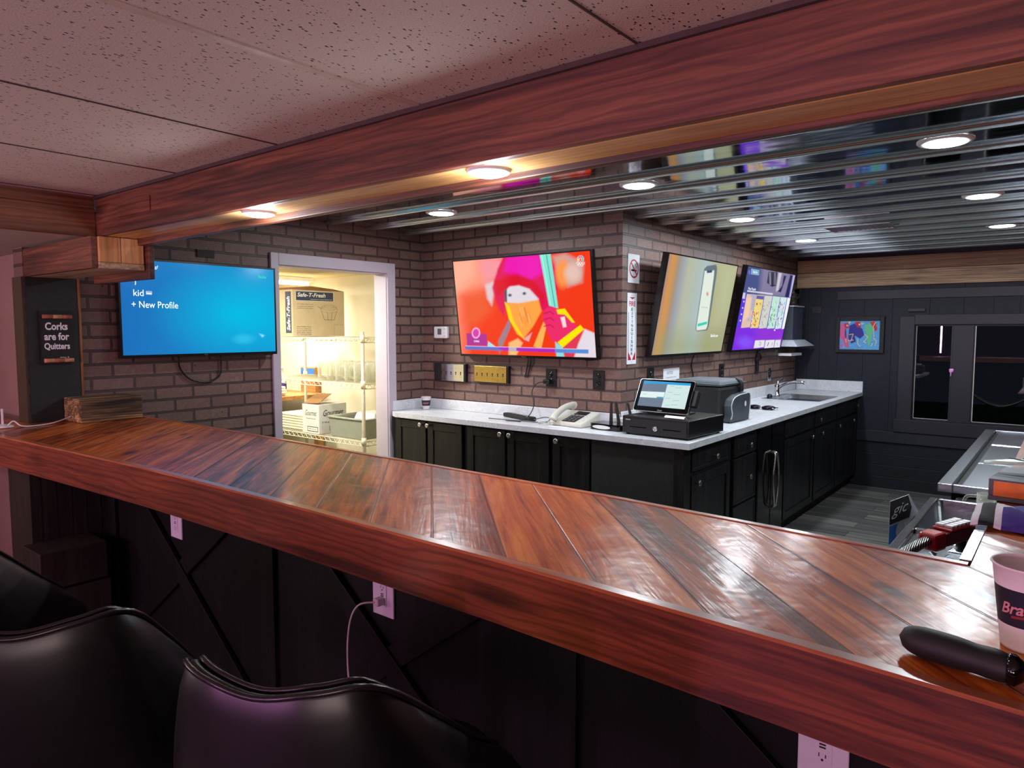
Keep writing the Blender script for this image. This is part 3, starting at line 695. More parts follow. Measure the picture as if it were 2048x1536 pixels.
# ------------------------------------------------------------------ screens
class Canvas:
    def __init__(s, w, h, quad):
        s.w, s.h = w, h
        src = [(0, 1), (1, 1), (1, 0), (0, 0)]     # u,v of TL TR BR BL
        A = []; B = []
        for (u, v), (x, y) in zip(src, quad):
            A.append([u, v, 1, 0, 0, 0, -u*x, -v*x]); B.append(x); A.append([0, 0, 0, u, v, 1, -u*y, -v*y]); B.append(y)
        hh = np.linalg.solve(np.array(A, float), np.array(B, float)); s.Hm = np.append(hh, 1).reshape(3, 3)
        U, V = np.meshgrid(np.linspace(0, 1, w), np.linspace(0, 1, h))
        q = np.stack([U, V, np.ones_like(U)], -1) @ s.Hm.T
        s.X = q[..., 0]/q[..., 2]; s.Y = q[..., 1]/q[..., 2]; s.U, s.V = U, V
        s.a = np.zeros((h, w, 3))
    def fill(s, c): s.a[:] = lin(c)
    def blend(s, al, c): s.a = s.a*(1-al[..., None])+np.array(lin(c))*al[..., None]
    def poly(s, pts, c, soft=2, al=1):
        p = np.array(pts, float); ins = np.zeros(s.X.shape, bool); d = np.full(s.X.shape, 1e9)
        for (x0, y0), (x1, y1) in zip(p, np.roll(p, -1, 0)):
            cond = ((y0 > s.Y) != (y1 > s.Y))
            ins ^= cond & (s.X < (x1-x0)*(s.Y-y0)/((y1-y0) if y1 != y0 else 1e-9)+x0)
            L = (x1-x0)**2+(y1-y0)**2+1e-9
            tt = np.clip(((s.X-x0)*(x1-x0)+(s.Y-y0)*(y1-y0))/L, 0, 1)
            d = np.minimum(d, np.hypot(s.X-x0-tt*(x1-x0), s.Y-y0-tt*(y1-y0)))
        sd = np.where(ins, d, -d); s.blend(np.clip(.5+sd/soft, 0, 1)*al, c)
    def ell(s, cx, cy, rx, ry, c, soft=2, al=1):
        r = np.hypot((s.X-cx)/rx, (s.Y-cy)/ry); s.blend(np.clip(.5+(1-r)*min(rx, ry)/soft, 0, 1)*al, c)
    def line(s, pts, wd, c, soft=1.5):
        d = np.full(s.X.shape, 1e9)
        for (x0, y0), (x1, y1) in zip(pts[:-1], pts[1:]):
            L = (x1-x0)**2+(y1-y0)**2+1e-9
            tt = np.clip(((s.X-x0)*(x1-x0)+(s.Y-y0)*(y1-y0))/L, 0, 1)
            d = np.minimum(d, np.hypot(s.X-x0-tt*(x1-x0), s.Y-y0-tt*(y1-y0)))
        s.blend(np.clip(.5+(wd/2-d)/soft, 0, 1), c)
    def uv(s, x, y):
        q = np.linalg.inv(s.Hm) @ np.array([x, y, 1.0]); return q[0]/q[2], q[1]/q[2]
    def mesh(s, name, W, H, T, mat, parent):
        me = bpy.data.meshes.new(name); h, w = s.h, s.w
        co = np.stack([(s.U-.5)*W, s.V*H, np.zeros_like(s.U)], -1).reshape(-1, 3)
        co = np.c_[co, np.ones(len(co))] @ np.array(T).T
        idx = np.arange(h*w).reshape(h, w)
        f = np.stack([idx[:-1, :-1], idx[:-1, 1:], idx[1:, 1:], idx[1:, :-1]], -1).reshape(-1, 4)
        me.from_pydata(co[:, :3].tolist(), [], f.tolist())
        at = me.color_attributes.new('picture', 'FLOAT_COLOR', 'POINT')
        at.data.foreach_set('color', np.c_[np.clip(s.a, 0, 1).reshape(-1, 3), np.ones(h*w)].ravel())
        me.materials.append(M[mat])
        o = bpy.data.objects.new(name, me); COL.objects.link(o); o.parent = parent; return o

def tv(bl, br, tl, label, canvas, texts=(), badge='TCL'):
    """bl, br, tl: world corners of the set; local x right, y up, z out of the screen"""
    bl, br, tl = Vector(bl), Vector(br), Vector(tl)
    W = (br-bl).length; H = (tl-bl).length
    fr = basis((bl+br)/2, br-bl, tl-bl)
    t = thing('television', label, 'television', fr.translation)
    t.rotation_euler = fr.to_euler()
    m = MB(); b = .009
    m.box((-W/2, 0, -.038), (W/2, H, -.0005), 'bezel'); m.box((-W/2, 0, -.0004), (W/2, .016, .003), 'bezel'); m.box((-W/2, H-b, -.0004), (W/2, H, .003), 'bezel')
    m.box((-W/2, .016, -.0004), (-W/2+b, H-b, .003), 'bezel'); m.box((W/2-b, .016, -.0004), (W/2, H-b, .003), 'bezel')
    m.box((-W*.3, H*.30, -.052), (W*.3, H*.62, -.038), 'matte_black')
    I = Matrix.Identity(4); m.text(badge, Matrix.Translation((0, .008, .003)), .008, 'nickel')
    m.box((W*.42, -.004, -.01), (W*.47, 0, .0), 'bezel')
    m.build('housing', t, local=True)
    w, h = W-2*b, H-b-.016
    scr = canvas.mesh('screen', w, h, Matrix.Translation((0, .016, .0005)), 'scr', t)
    if texts:
        for st, x, y, hh, ww, mat in texts:
            mm = MB(); u, v = canvas.uv(x, y); mm.text(st, Matrix.Translation(((u-.5)*w, .016+v*h, .001)), hh, mat, width=ww)
            mm.build('caption', t, local=True)
    return t, W, H, fr

# --- left television: profile menu
q = [(30, 40), (1945, 205), (1938, 1205), (80, 1220)]
c = Canvas(240, 136, q); c.fill((22, 150, 226))
u, v = c.U, c.V
base = np.array(lin((34, 104, 176)))*(1-u[..., None])+np.array(lin((0, 196, 240)))*u[..., None]
k = np.clip(((u-.72)**2*1.2+(v-.45)**2*1.1)**.5*1.6, 0, 1)[..., None]
c.a = base*.35+(.65)*(np.array(lin((0, 190, 226)))*(1-k)+np.array(lin((28, 112, 188)))*k)
c.ell(1550, 1050, 110, 50, (60, 200, 240), 60, .6); c.poly([(1740, 985), (1810, 1010), (1780, 1035)], (140, 220, 245), 12)
c.line([(365, 452), (430, 456), (430, 490), (365, 488), (365, 452)], 5, (255, 255, 255), 5); c.poly([(372, 462), (422, 465), (422, 482), (372, 480)], (235, 245, 255), 5)
TVC, _, _, FC = tv((-3.715, 1.545, 1.302), (-3.715, 2.425, 1.302), (-3.715, 1.545, 1.806), 'blue menu television on the brick wall left of the doorway', c,
   (('j', 228, 325, .036, None, 'scr_white'), ('kid', 268, 465, .032, .05, 'scr_white'), ('+ New Profile', 474, 615, .034, .235, 'scr_white'), ('hulu', 1800, 290, .017, .046, 'scr_green'), ('watching?', 400, 150, .02, .09, 'scr_white')))
m = MB(); m.tube([(XC+.02, 1.86, 1.30), (XC+.012, 1.87, 1.24), (XC+.012, 1.92, 1.18), (XC+.012, 2.00, 1.155), (XC+.012, 2.06, 1.165), (XC+.012, 2.10, 1.20), (XC+.02, 2.10, 1.30)], .005, 'black_plastic'); m.v = [FC.inverted() @ q_ for q_ in m.v]; m.build('power_cord', TVC, local=True)
m = MB(); m.box((XC, 1.99, 1.845), (XC+.008, 2.09, 1.885), 'black_plaster'); tag(m.build('vent_brick', root=(XC, 2.04, 1.845)), 'small dark plate on the brick just above the blue menu television', 'plate')

# --- back wall television: winter sports picture
q = [(263, 325), (1160, 252), (1203, 948), (333, 935)]
c = Canvas(320, 180, q); c.fill((240, 58, 24))
c.poly([(240, 300), (560, 280), (520, 500), (330, 560), (340, 940), (240, 950)], (252, 150, 122), 130)
c.poly([(240, 300), (420, 290), (400, 420), (300, 520), (240, 540)], (250, 176, 150), 90)
c.poly([(430, 300), (620, 300), (580, 420), (480, 480)], (244, 150, 160), 60)
c.poly([(340, 560), (480, 520), (520, 640), (420, 760), (340, 720)], (238, 92, 52), 90)
c.poly([(480, 480), (560, 440), (540, 520), (525, 615), (495, 570)], (222, 200, 204), 22)
c.poly([(600, 280), (850, 275), (930, 340), (955, 480), (940, 640), (860, 650), (770, 520), (690, 482), (620, 505), (605, 690), (560, 610), (525, 500), (560, 370)], (224, 22, 84), 16)
c.poly([(620, 280), (840, 275), (855, 400), (775, 450), (690, 410), (600, 390)], (236, 26, 176), 36)
c.poly([(540, 450), (690, 410), (800, 450), (870, 540), (860, 600), (780, 500), (690, 478), (620, 500), (560, 560)], (218, 16, 40), 24)
c.poly([(612, 520), (640, 490), (700, 482), (770, 505), (830, 570), (820, 600), (700, 605), (615, 600)], (224, 214, 222), 12)
c.poly([(605, 520), (622, 500), (625, 600), (610, 590)], (90, 80, 90), 8)
for ex, ey in ((643, 547), (737, 535)): c.ell(ex, ey, 14, 11, (150, 150, 160), 6); c.ell(ex, ey, 6, 6, (60, 60, 76), 4)
c.poly([(612, 595), (700, 600), (830, 575), (850, 650), (800, 745), (737, 832), (690, 800), (640, 700)], (250, 162, 70), 12)
for i in range(14):
    x0 = 700+random.random()*110; y0 = 620+random.random()*80; c.line([(x0, y0), (x0+18, y0+60)], 5, random.choice([(252, 140, 60), (250, 190, 110), (236, 120, 60)]), 7)
c.poly([(610, 592), (640, 620), (672, 720), (742, 836), (700, 800), (640, 710)], (253, 214, 16), 8)
c.poly([(735, 835), (790, 790), (770, 850)], (232, 170, 170), 8)
c.poly([(640, 700), (652, 755), (600, 880), (580, 935), (570, 850)], (160, 126, 138), 10)
c.poly([(640, 860), (700, 830), (730, 860), (690, 940), (640, 940)], (250, 188, 120), 14)
c.poly([(800, 880), (862, 722), (886, 732), (850, 900)], (251, 176, 88), 8)
c.poly([(833, 275), (905, 270), (958, 632), (898, 614)], (132, 226, 206), 6); c.line([(878, 280), (936, 620)], 5, (60, 150, 150), 4); c.line([(848, 280), (908, 610)], 3, (220, 250, 240), 4)
c.poly([(920, 290), (1000, 270), (1120, 330), (1110, 460), (1020, 490), (960, 420)], (206, 160, 150), 30); c.ell(985, 400, 45, 90, (250, 150, 72), 30); c.ell(1050, 400, 50, 60, (226, 190, 178), 40)
c.poly([(870, 640), (900, 618), (965, 640), (1040, 690), (1080, 760), (1010, 850), (920, 845), (885, 770), (855, 690)], (234, 46, 106), 10)
for yy in (665, 705, 750): c.line([(868, yy), (905, yy-12), (930, yy+6)], 7, (200, 24, 74), 6)
c.poly([(972, 690), (1000, 684), (1012, 752), (990, 756)], (250, 214, 220), 6)
c.poly([(945, 640), (1000, 632), (1065, 722), (1048, 724), (1000, 672), (955, 668)], (250, 222, 14), 6); c.poly([(955, 852), (1100, 738), (1126, 768), (990, 890)], (251, 228, 8), 6)
c.poly([(985, 890), (1120, 770), (1090, 860), (1060, 948), (1000, 948)], (222, 60, 84), 10); c.poly([(1128, 764), (1190, 790), (1210, 950), (1062, 948), (1088, 860)], (226, 216, 226), 12)
c.poly([(940, 850), (985, 880), (1000, 948), (950, 948)], (140, 216, 220), 10); c.poly([(505, 850), (560, 890), (500, 900)], (170, 220, 230), 6)
c.poly([(362, 800), (494, 804), (500, 880), (368, 880)], (176, 50, 146), 4); c.ell(424, 798, 28, 36, (248, 176, 226), 5); c.ell(424, 798, 20, 27, (214, 60, 170), 5)
c.poly([(355, 884), (1152, 896), (1152, 922), (358, 906)], (172, 42, 190), 3); c.poly([(355, 884), (560, 888), (600, 912), (358, 906)], (96, 112, 196), 8); c.poly([(640, 888), (690, 889), (690, 914), (640, 912)], (190, 176, 192), 6); c.poly([(940, 893), (1152, 896), (1152, 922), (940, 918)], (84, 142, 214), 8)
c.line([(358, 884), (1152, 896)], 3, (232, 210, 240), 3)
for i, col in enumerate(((250, 200, 40), (240, 120, 50), (226, 50, 60), (130, 70, 190), (50, 120, 220), (60, 190, 110))):
    a = math.radians(200-i*44); c.ell(1099+15*math.cos(a), 306-14*math.sin(a), 8, 9, (250, 250, 250), 3); c.ell(1099+15*math.cos(a), 306-14*math.sin(a), 6, 7, col, 3)
for i, (dx, dy) in enumerate(((-17, 0), (0, 0), (17, 0), (-9, 11), (9, 11))):
    r = np.hypot(c.X-(1099+dx), c.Y-(334+dy)); c.blend(np.clip(1.2-np.abs(r-8)/2, 0, 1), (255, 250, 250))
yb, yt = 3.655, 3.570
TVA, _, _, FA = tv((-3.36, yb, 1.262), (-2.243, yb, 1.262), (-3.36, yt, 1.917), 'red picture television tilted above the white counter on the back brick wall', c, (('CHINA', 430, 852, .014, .05, 'scr_white'),), 'Hisense')
for d in (0, .022):
    m = MB(); m.tube([(-2.80+d, YA-.03, 1.275), (-2.815+d, YA-.01, 1.22), (-2.84+d, YA-.008, 1.13)], .004, 'black_plastic'); m.v = [FA.inverted() @ q_ for q_ in m.v]; m.build('power_cord', TVA, local=True)

# --- side wall television with phone picture
q = [(343, 80), (760, 148), (650, 668), (228, 700)]
c = Canvas(240, 136, q); c.fill((172, 172, 136))
def xl(x, y): return x-(y-80)*.185   # slanted columns follow the set's side
for x0, x1, col, sf in ((300, 380, (152, 132, 138), 30), (352, 405, (206, 146, 84), 34), (395, 432, (170, 140, 110), 30), (420, 470, (150, 156, 170), 34), (455, 540, (178, 184, 164), 50), (530, 620, (172, 190, 190), 70)):
    c.poly([(xl(x0, 60), 60), (xl(x1, 60), 60), (xl(x1, 720), 720), (xl(x0, 720), 720)], col, sf)
c.poly([(230, 560), (700, 560), (660, 720), (220, 720)], (150, 156, 112), 160, .55); c.poly([(650, 130), (770, 148), (700, 420), (620, 500)], (196, 200, 160), 120, .6)
c.poly([(555, 168), (572, 150), (628, 140), (634, 160), (630, 200), (577, 520), (566, 545), (502, 551), (497, 532)], (104, 118, 124), 6)
c.poly([(558, 180), (616, 176), (615, 200), (568, 520), (560, 538), (504, 546), (502, 528)], (222, 232, 220), 4)
c.poly([(570, 178), (604, 175), (602, 190), (571, 194)], (52, 84, 128), 3); c.ell(572, 322, 7, 12, (222, 150, 140), 5); c.poly([(510, 505), (568, 490), (566, 506), (510, 523)], (50, 208, 180), 3)
TVB, _, _, FB = tv((-2.07, 3.992, 1.271), (-2.07, 5.127, 1.271), (-1.955, 3.992, 1.916), 'television showing a mobile phone on the side brick wall, nearer one of that wall', c, (('Pay Bar Open', 553, 405, .010, .11, 'scr_grey'), ('BlueFish.com', 610, 575, .022, .13, 'scr_white')))
# --- far television: streaming menu
q = [(130, 112), (868, 232), (615, 1360), (-169, 1436)]
c = Canvas(288, 162, q); c.fill((96, 60, 220))
c.poly([(-300, 1060), (700, 1060), (620, 1440), (-300, 1440)], (124, 50, 222), 60); c.poly([(250, 1060), (700, 1060), (620, 1400), (200, 1400)], (150, 58, 206), 120, .7); c.ell(60, 1300, 120, 90, (136, 90, 250), 90, .7)
c.poly([(80, 90), (900, 90), (760, 585), (-20, 540)], (74, 84, 136), 30); c.poly([(350, 90), (900, 90), (760, 585), (300, 560)], (134, 124, 158), 90)
c.poly([(450, 190), (590, 190), (570, 400), (500, 420), (425, 360)], (46, 44, 66), 12)
for i in range(10): x0 = 460+i*12; c.line([(x0, 200), (x0-20+random.random()*30, 390)], 4, random.choice([(120, 120, 140), (190, 190, 210), (30, 30, 50)]), 5)
c.poly([(610, 200), (660, 205), (600, 470), (560, 490)], (206, 196, 206), 18); c.poly([(690, 240), (730, 250), (640, 500), (590, 490), (660, 400)], (44, 42, 88), 12); c.poly([(790, 230), (830, 240), (760, 580), (700, 570)], (40, 40, 92), 16); c.poly([(838, 232), (868, 236), (800, 580), (770, 570)], (176, 180, 220), 10)
c.poly([(180, 150), (306, 170), (296, 250), (176, 235)], (150, 196, 216), 6); c.poly([(186, 158), (300, 176), (290, 242), (182, 228)], (122, 166, 196), 5)
c.ell(150, 205, 14, 36, (120, 110, 230), 8); c.poly([(40, 520), (80, 525), (66, 620), (20, 610)], (200, 200, 226), 8)
for dd in (660, 760, 860, 960): c.ell(50-(dd-660)*.22, dd, 10, 12, (240, 240, 255), 6)
for x0, x1, col in ((100, 245, (222, 190, 170)), (250, 376, (236, 210, 120)), (384, 506, (206, 206, 196)), (514, 630, (190, 226, 208)), (638, 735, (206, 226, 226)), (744, 790, (236, 240, 240))):
    sl = .205; y0 = 540+(x0-100)*.06; y1 = 1075
    c.poly([(x0, y0), (x1, y0+8), (x1-(y1-y0)*sl, y1-12), (x0-(y1-y0)*sl, y1)], col, 4)
c.poly([(170, 545), (240, 552), (200, 780), (150, 800), (140, 960), (90, 960)], (170, 170, 196), 40); c.poly([(100, 600), (180, 590), (130, 900), (30, 960)], (236, 200, 170), 40)
c.poly([(258, 560), (372, 566), (362, 620), (246, 612)], (90, 96, 170), 5)
for x0, cols, n in ((235, ((60, 60, 66), (230, 226, 220), (150, 150, 150), (214, 90, 80)), 46), (370, ((150, 160, 130), (226, 224, 214), (130, 130, 120)), 26), (500, ((60, 150, 110), (220, 240, 226), (40, 120, 90)), 40), (620, ((80, 200, 200), (214, 90, 190), (250, 240, 250), (40, 60, 80)), 40)):
    for i in range(n):
        yy = 640+random.random()*390; xx = x0-(yy-600)*.205+random.random()*90
        c.line([(xx, yy), (xx+random.uniform(-22, 22), yy+random.uniform(10, 44))], random.uniform(4, 10), random.choice(cols), 5)
for x0, x1 in ((215, 372), (384, 528), (538, 625)): c.poly([(x0, 1265-(x0-215)*.05), (x1, 1262-(x1-215)*.05), (x1-20, 1366), (x0-28, 1392)], (226, 224, 232), 5)
c.line([(280, 1300), (296, 1285), (306, 1310), (290, 1345), (272, 1330)], 7, (150, 130, 90), 5); c.line([(430, 1290), (412, 1345)], 9, (70, 70, 90), 5); c.line([(492, 1285), (480, 1340)], 6, (160, 130, 130), 5); c.line([(560, 1290), (575, 1330)], 9, (120, 180, 220), 8)
c.poly([(110, 480), (515, 520), (508, 545), (105, 505)], (228, 230, 244), 5, .75); c.ell(530, 1093, 12, 12, (245, 230, 255), 6)
TVD, _, _, FD = tv((-2.07, 5.318, 1.271), (-2.07, 6.488, 1.271), (-1.955, 5.318, 1.932), 'purple menu television on the side brick wall, farthest of the four', c, (('Watch Now', 240, 200, .02, .1, 'scr_white'), ('Most Popular', 185, 465, .026, .17, 'scr_white')))
m = MB(); m.tube([(XB+.03, 4.70, 1.28), (XB+.012, 4.69, 1.2), (XB+.012, 4.72, 1.12), (XB+.012, 4.68, 1.05), (XB+.012, 4.72, .98)], .005, 'black_plastic'); m.v = [FB.inverted() @ q_ for q_ in m.v]; m.build('power_cord', TVB, local=True)
m = MB(); m.tube([(XB+.03, 6.12, 1.29), (XB+.012, 6.03, 1.25), (XB+.014, 5.99, 1.18), (XB+.014, 6.10, 1.2), (XB+.02, 6.0, 1.26), (XB+.012, 6.02, 1.10)], .008, 'black_plastic'); m.v = [FD.inverted() @ q_ for q_ in m.v]; m.build('power_cord', TVD, local=True)

# ------------------------------------------------------------------ wall plates and signs
def duplex_plate(loc, x, label, m_='black_plastic'):
    """plate on a wall: loc centre, x the wall direction; normal = x cross up"""
    T = basis(loc, x, (0, 0, 1)); t = thing('wall_outlet', label, 'outlet', loc, 'black outlets on the brick'); t.rotation_euler = T.to_euler()
    m = MB(); m.box((-.041, -.058, 0), (.041, .058, .008), m_); m.build('cover_plate', t, local=True, bevel=.002)
    for dz in (.022, -.022):
        m = MB(); m.lathe([(.017, .008), (.016, .0105), (0, .0105)], 'gloss_black', n=18); 
        I = Matrix.Translation((0, dz, 0)); m.v = [I @ q_ for q_ in m.v]
        m.rect(I, -.008, -.002, -.005, .008, 'ink', .0108); m.rect(I, .005, -.002, .008, .008, 'ink', .0108); m.build('socket', t, local=True)
    return t
duplex_plate((-2.628, YA-.001, 1.137), (1, 0, 0), 'black outlet on the back brick with a plug in it, under the red television')
duplex_plate((-2.272, YA-.001, 1.139), (1, 0, 0), 'black outlet on the back brick nearest the outer corner, nothing plugged in')
duplex_plate((XB+.001, 4.09, 1.145), (0, 1, 0), 'black outlet on the side brick left of the notice')
duplex_plate((XB+.001, 5.255, 1.125), (0, 1, 0), 'black outlet on the side brick between the two side wall televisions')
duplex_plate((XB+.001, 6.03, 1.13), (0, 1, 0), 'black outlet on the side brick under the purple menu television')
duplex_plate((XB+.001, 6.345, 1.045), (0, 1, 0), 'grey outlet on the side brick just above the sink backsplash', 'steel')
def multi_gang(x0, x1, z0, z1, mat, label, n, cover=False):
    t = thing('switch_plate', label, 'outlet', ((x0+x1)/2, YA-.001, (z0+z1)/2))
    m = MB(); m.box((x0, YA-.03, z0), (x1, YA-.001, z1), 'black_plastic'); m.build('back_box', t, bevel=.002)
    T = basis(((x0+x1)/2, YA-.036, (z0+z1)/2), (1, 0, 0), (0, 0, 1)); w = x1-x0; h = z1-z0
    m = MB(); m.box((x0+.004, YA-.036, z0+.004), (x1-.012, YA-.0302, z1-.004), mat)
    for i in range(n):
        cx = -w/2+.03+(w-.07)*i/(n-1)
        m.rect(T, cx-.006, .0, cx+.006, .007, 'ink'); m.rect(T, cx-.0035, -.016, cx+.0035, .0, 'ink')
        m.disc(T @ Matrix.Translation((cx, .03, 0)), .0022, .0022, 'ink', 8, .0003); m.disc(T @ Matrix.Translation((cx, -.03, 0)), .0022, .0022, 'ink', 8, .0003)
    if cover: m.box((x0+.004, YA-.037, z0+.004), (x0+.075, YA-.0362, z1-.004), 'matte_black')
    m.build('face_plate', t, bevel=.0015)
multi_gang(-3.655, -3.352, 1.075, 1.203, 'chrome', 'shiny chrome multi-gang plate on the back brick, left of the brass one', 6, True)
multi_gang(-3.268, -2.965, 1.083, 1.200, 'brass', 'brass multi-gang plate on the back brick below the red television', 6)
t = thing('thermostat', 'white thermostat on the back brick left of the red television', 'thermostat', (-3.60, YA, 1.42))
m = MB(); m.box((-3.665, YA-.026, 1.383), (-3.532, YA-.0005, 1.468), 'white_plastic'); m.build('body', t, bevel=.006)
m = MB(); m.box((-3.625, YA-.0275, 1.41), (-3.587, YA-.0262, 1.452), 'grey_ink'); m.build('display', t)
for z in (1.45, 1.425, 1.40):
    m = MB(); m.box((-3.57, YA-.029, z-.007), (-3.548, YA-.0262, z+.007), 'ivory'); m.build('button', t, bevel=.002)
# cable from outlet to flat box on counter
t = thing('extension_lead', 'thin black lead from the back wall outlet down to the white counter', 'cord', (-2.75, 3.6, .9))
m = MB(); m.box((-2.665, YA-.05, 1.098), (-2.615, YA-.012, 1.128), 'black_plastic'); m.build('plug', t, bevel=.006)
m = MB(); m.tube([(-2.64, YA-.05, 1.113), (-2.70, YA-.06, 1.10), (-2.75, YA-.05, 1.04), (-2.70, 3.62, .95), (-2.70, 3.52, CT+.010), (-2.80, 3.46, CT+.006), (-2.68, 3.46, CT+.006)], .003, 'black_plastic'); m.build('cable', t)
# no smoking sign
t = thing('no_smoking_sign', 'white no smoking sign with red circle on the side brick near the corner', 'sign', (XB+.002, 3.85, 1.73))
T = basis((XB+.005, 3.853, 1.815), (0, 1, 0), (0, 0, 1))
m = MB(); m.box((XB+.001, 3.783, 1.728), (XB+.005, 3.923, 1.902), 'white_paper')
m.ring(T, .047, .057, 'red_paint', lift=.0004)
R = T @ Matrix.Rotation(math.radians(-45), 4, 'Z'); 
m.rect(T, -.034, -.016, .012, -.004, 'ink', .0005); m.rect(T, .016, -.016, .034, -.004, 'red_paint', .0005)
for pts in ([(.018, .0), (.026, .012), (.016, .022), (.026, .034)], [(.03, .0), (.036, .01), (.03, .02)]):
    for a, b in zip(pts[:-1], pts[1:]): m.add([(a[0]-.002, a[1], .0005), (a[0]+.002, a[1], .0005), (b[0]+.002, b[1], .0005), (b[0]-.002, b[1], .0005)], [(0, 1, 2, 3)], 'ink', T=T)
m.rect(R, -.05, -.005, .05, .005, 'red_paint', .0008)
m.build('plate', t, bevel=.001)
# fire extinguisher sign
t = thing('fire_extinguisher_sign', 'tall narrow white sign reading FIRE EXTINGUISHER on the side brick', 'sign', (XB+.002, 3.84, 1.235))
T = basis((XB+.005, 3.838, 1.451), (0, 1, 0), (0, 0, 1))
m = MB(); m.box((XB+.001, 3.782, 1.236), (XB+.005, 3.894, 1.668), 'white_paper')
for st, y, h, mat, w in (('FIRE', .152, .030, 'red_paint', .076),): m.text(st, T @ Matrix.Translation((0, y, 0)), h, mat, width=w, bold=.02)
for i, ch in enumerate('EXTINGUISHER'): m.text(ch, T @ Matrix.Translation((0, .118-i*.0245, 0)), .0185, 'ink', width=.006 if ch == 'I' else .022, bold=.02)
m.add([(-.035, .192, .0004), (.035, .192, .0004), (0, .178, .0004)], [(2, 1, 0)], 'red_paint', T=T)
for sx in (-1, 1):
    m.add([(sx*.042, .10, .0004), (sx*.046, .10, .0004), (sx*.046, -.14, .0004), (sx*.042, -.14, .0004)], [(0, 1, 2, 3) if sx > 0 else (3, 2, 1, 0)], 'ink', T=T)
    m.add([(sx*.046, -.135, .0004), (sx*.046, -.19, .0004), (sx*.004, -.19, .0004)], [(2, 1, 0) if sx > 0 else (0, 1, 2)], 'red_paint', T=T)
m.text('NO. 27', T @ Matrix.Translation((0, .203, 0)), .006, 'grey_ink'); m.text('FE-1', T @ Matrix.Translation((0, -.203, 0)), .006, 'grey_ink')
m.build('plate', t, bevel=.001)
# notice
t = thing('notice_sheet', 'white paper headed NOTICE taped to the side brick above the register', 'notice', (XB+.002, 4.4, 1.02))
T = basis((XB+.003, 4.39, 1.09), (0, 1, 0), (0, 0, 1))
m = MB(); m.box((XB+.001, 4.275, .99), (XB+.003, 4.515, 1.187), 'white_paper')
m.text('NOTICE', T @ Matrix.Translation((-.02, .068, 0)), .020, 'grey_ink', width=.085)
for i, (st, w) in enumerate((('In appreciation of the', .15), ('many hours of kindness', .17), ('we remember every day', .18))): m.text(st, T @ Matrix.Translation((0, .036-i*.02, 0)), .010, 'grey_ink', width=w)
m.build('sheet', t)
# painting on the far wall: generic bright abstract birds
t = thing('framed_painting', 'framed bright painting of blue, pink and green shapes on the far dark wall', 'painting', (-1.547, YD, 1.235))
m = MB()
for lo, hi in (((-1.752, YD-.03, 1.232), (-1.716, YD-.0005, 1.565)), ((-1.379, YD-.03, 1.232), (-1.343, YD-.0005, 1.565)), ((-1.716, YD-.03, 1.232), (-1.379, YD-.0005, 1.262)), ((-1.716, YD-.03, 1.525), (-1.379, YD-.0005, 1.565))): m.box(lo, hi, 'matte_black')
m.build('frame', t, bevel=.003)
q = [(1045, 718), (1720, 718), (1698, 1188), (1025, 1188)]
c = Canvas(180, 128, q); c.fill((84, 170, 226))
for i in range(200):
    x = 1020+random.random()*700; y = 715+random.random()*475; c.line([(x, y), (x+random.uniform(-26, 26), y+random.uniform(-14, 14))], 5, random.choice([(40, 110, 190), (150, 214, 240), (60, 140, 210)]), 4)
c.ell(1090, 900, 60, 150, (222, 100, 158), 8); c.poly([(1060, 960), (1160, 940), (1200, 1160), (1120, 1150)], (214, 96, 150), 8); c.ell(1060, 1130, 30, 34, (196, 110, 190), 8)
c.poly([(1110, 760), (1190, 750), (1190, 850), (1120, 830)], (206, 40, 52), 6); c.ell(1135, 930, 14, 90, (90, 40, 110), 6)
c.poly([(1200, 800), (1290, 760), (1420, 850), (1450, 950), (1380, 1010), (1290, 960), (1310, 1060), (1230, 1090), (1180, 1000)], (36, 38, 150), 8)
c.poly([(1290, 740), (1380, 730), (1400, 840), (1330, 820)], (200, 36, 50), 6); c.poly([(1460, 790), (1540, 760), (1600, 830), (1570, 1000), (1520, 1160), (1490, 980)], (96, 206, 140), 8); c.poly([(1540, 740), (1640, 730), (1670, 870), (1600, 830)], (206, 44, 52), 6); c.ell(1640, 850, 26, 36, (196, 40, 50), 6)
for pts in ([(1200, 945), (1265, 935), (1225, 1050), (1180, 1040)], [(1225, 1030), (1265, 1035)], [(1345, 1015), (1335, 1080), (1380, 1140)], [(1460, 940), (1510, 985), (1440, 1060), (1480, 1080)], [(1600, 1000), (1650, 1040), (1630, 1120)], [(1640, 745), (1600, 810), (1610, 980)], [(1135, 1010), (1145, 1070)], [(1560, 1130), (1590, 1080)]): c.line(pts, 10, (236, 222, 120), 5)
for ex, ey in ((1163, 796), (1370, 780)): c.ell(ex, ey, 13, 13, (250, 250, 250), 4); c.ell(ex, ey, 5, 5, (30, 30, 30), 4)
c.poly([(1180, 735), (1230, 730), (1195, 775)], (240, 220, 140), 5); c.poly([(1395, 750), (1460, 765), (1405, 780)], (240, 220, 140), 5)
c.mesh('canvas', .339, .265, basis((-1.5475-t.location.x, -.018, 1.261-t.location.z), (1, 0, 0), (0, 0, 1)), 'art', t)

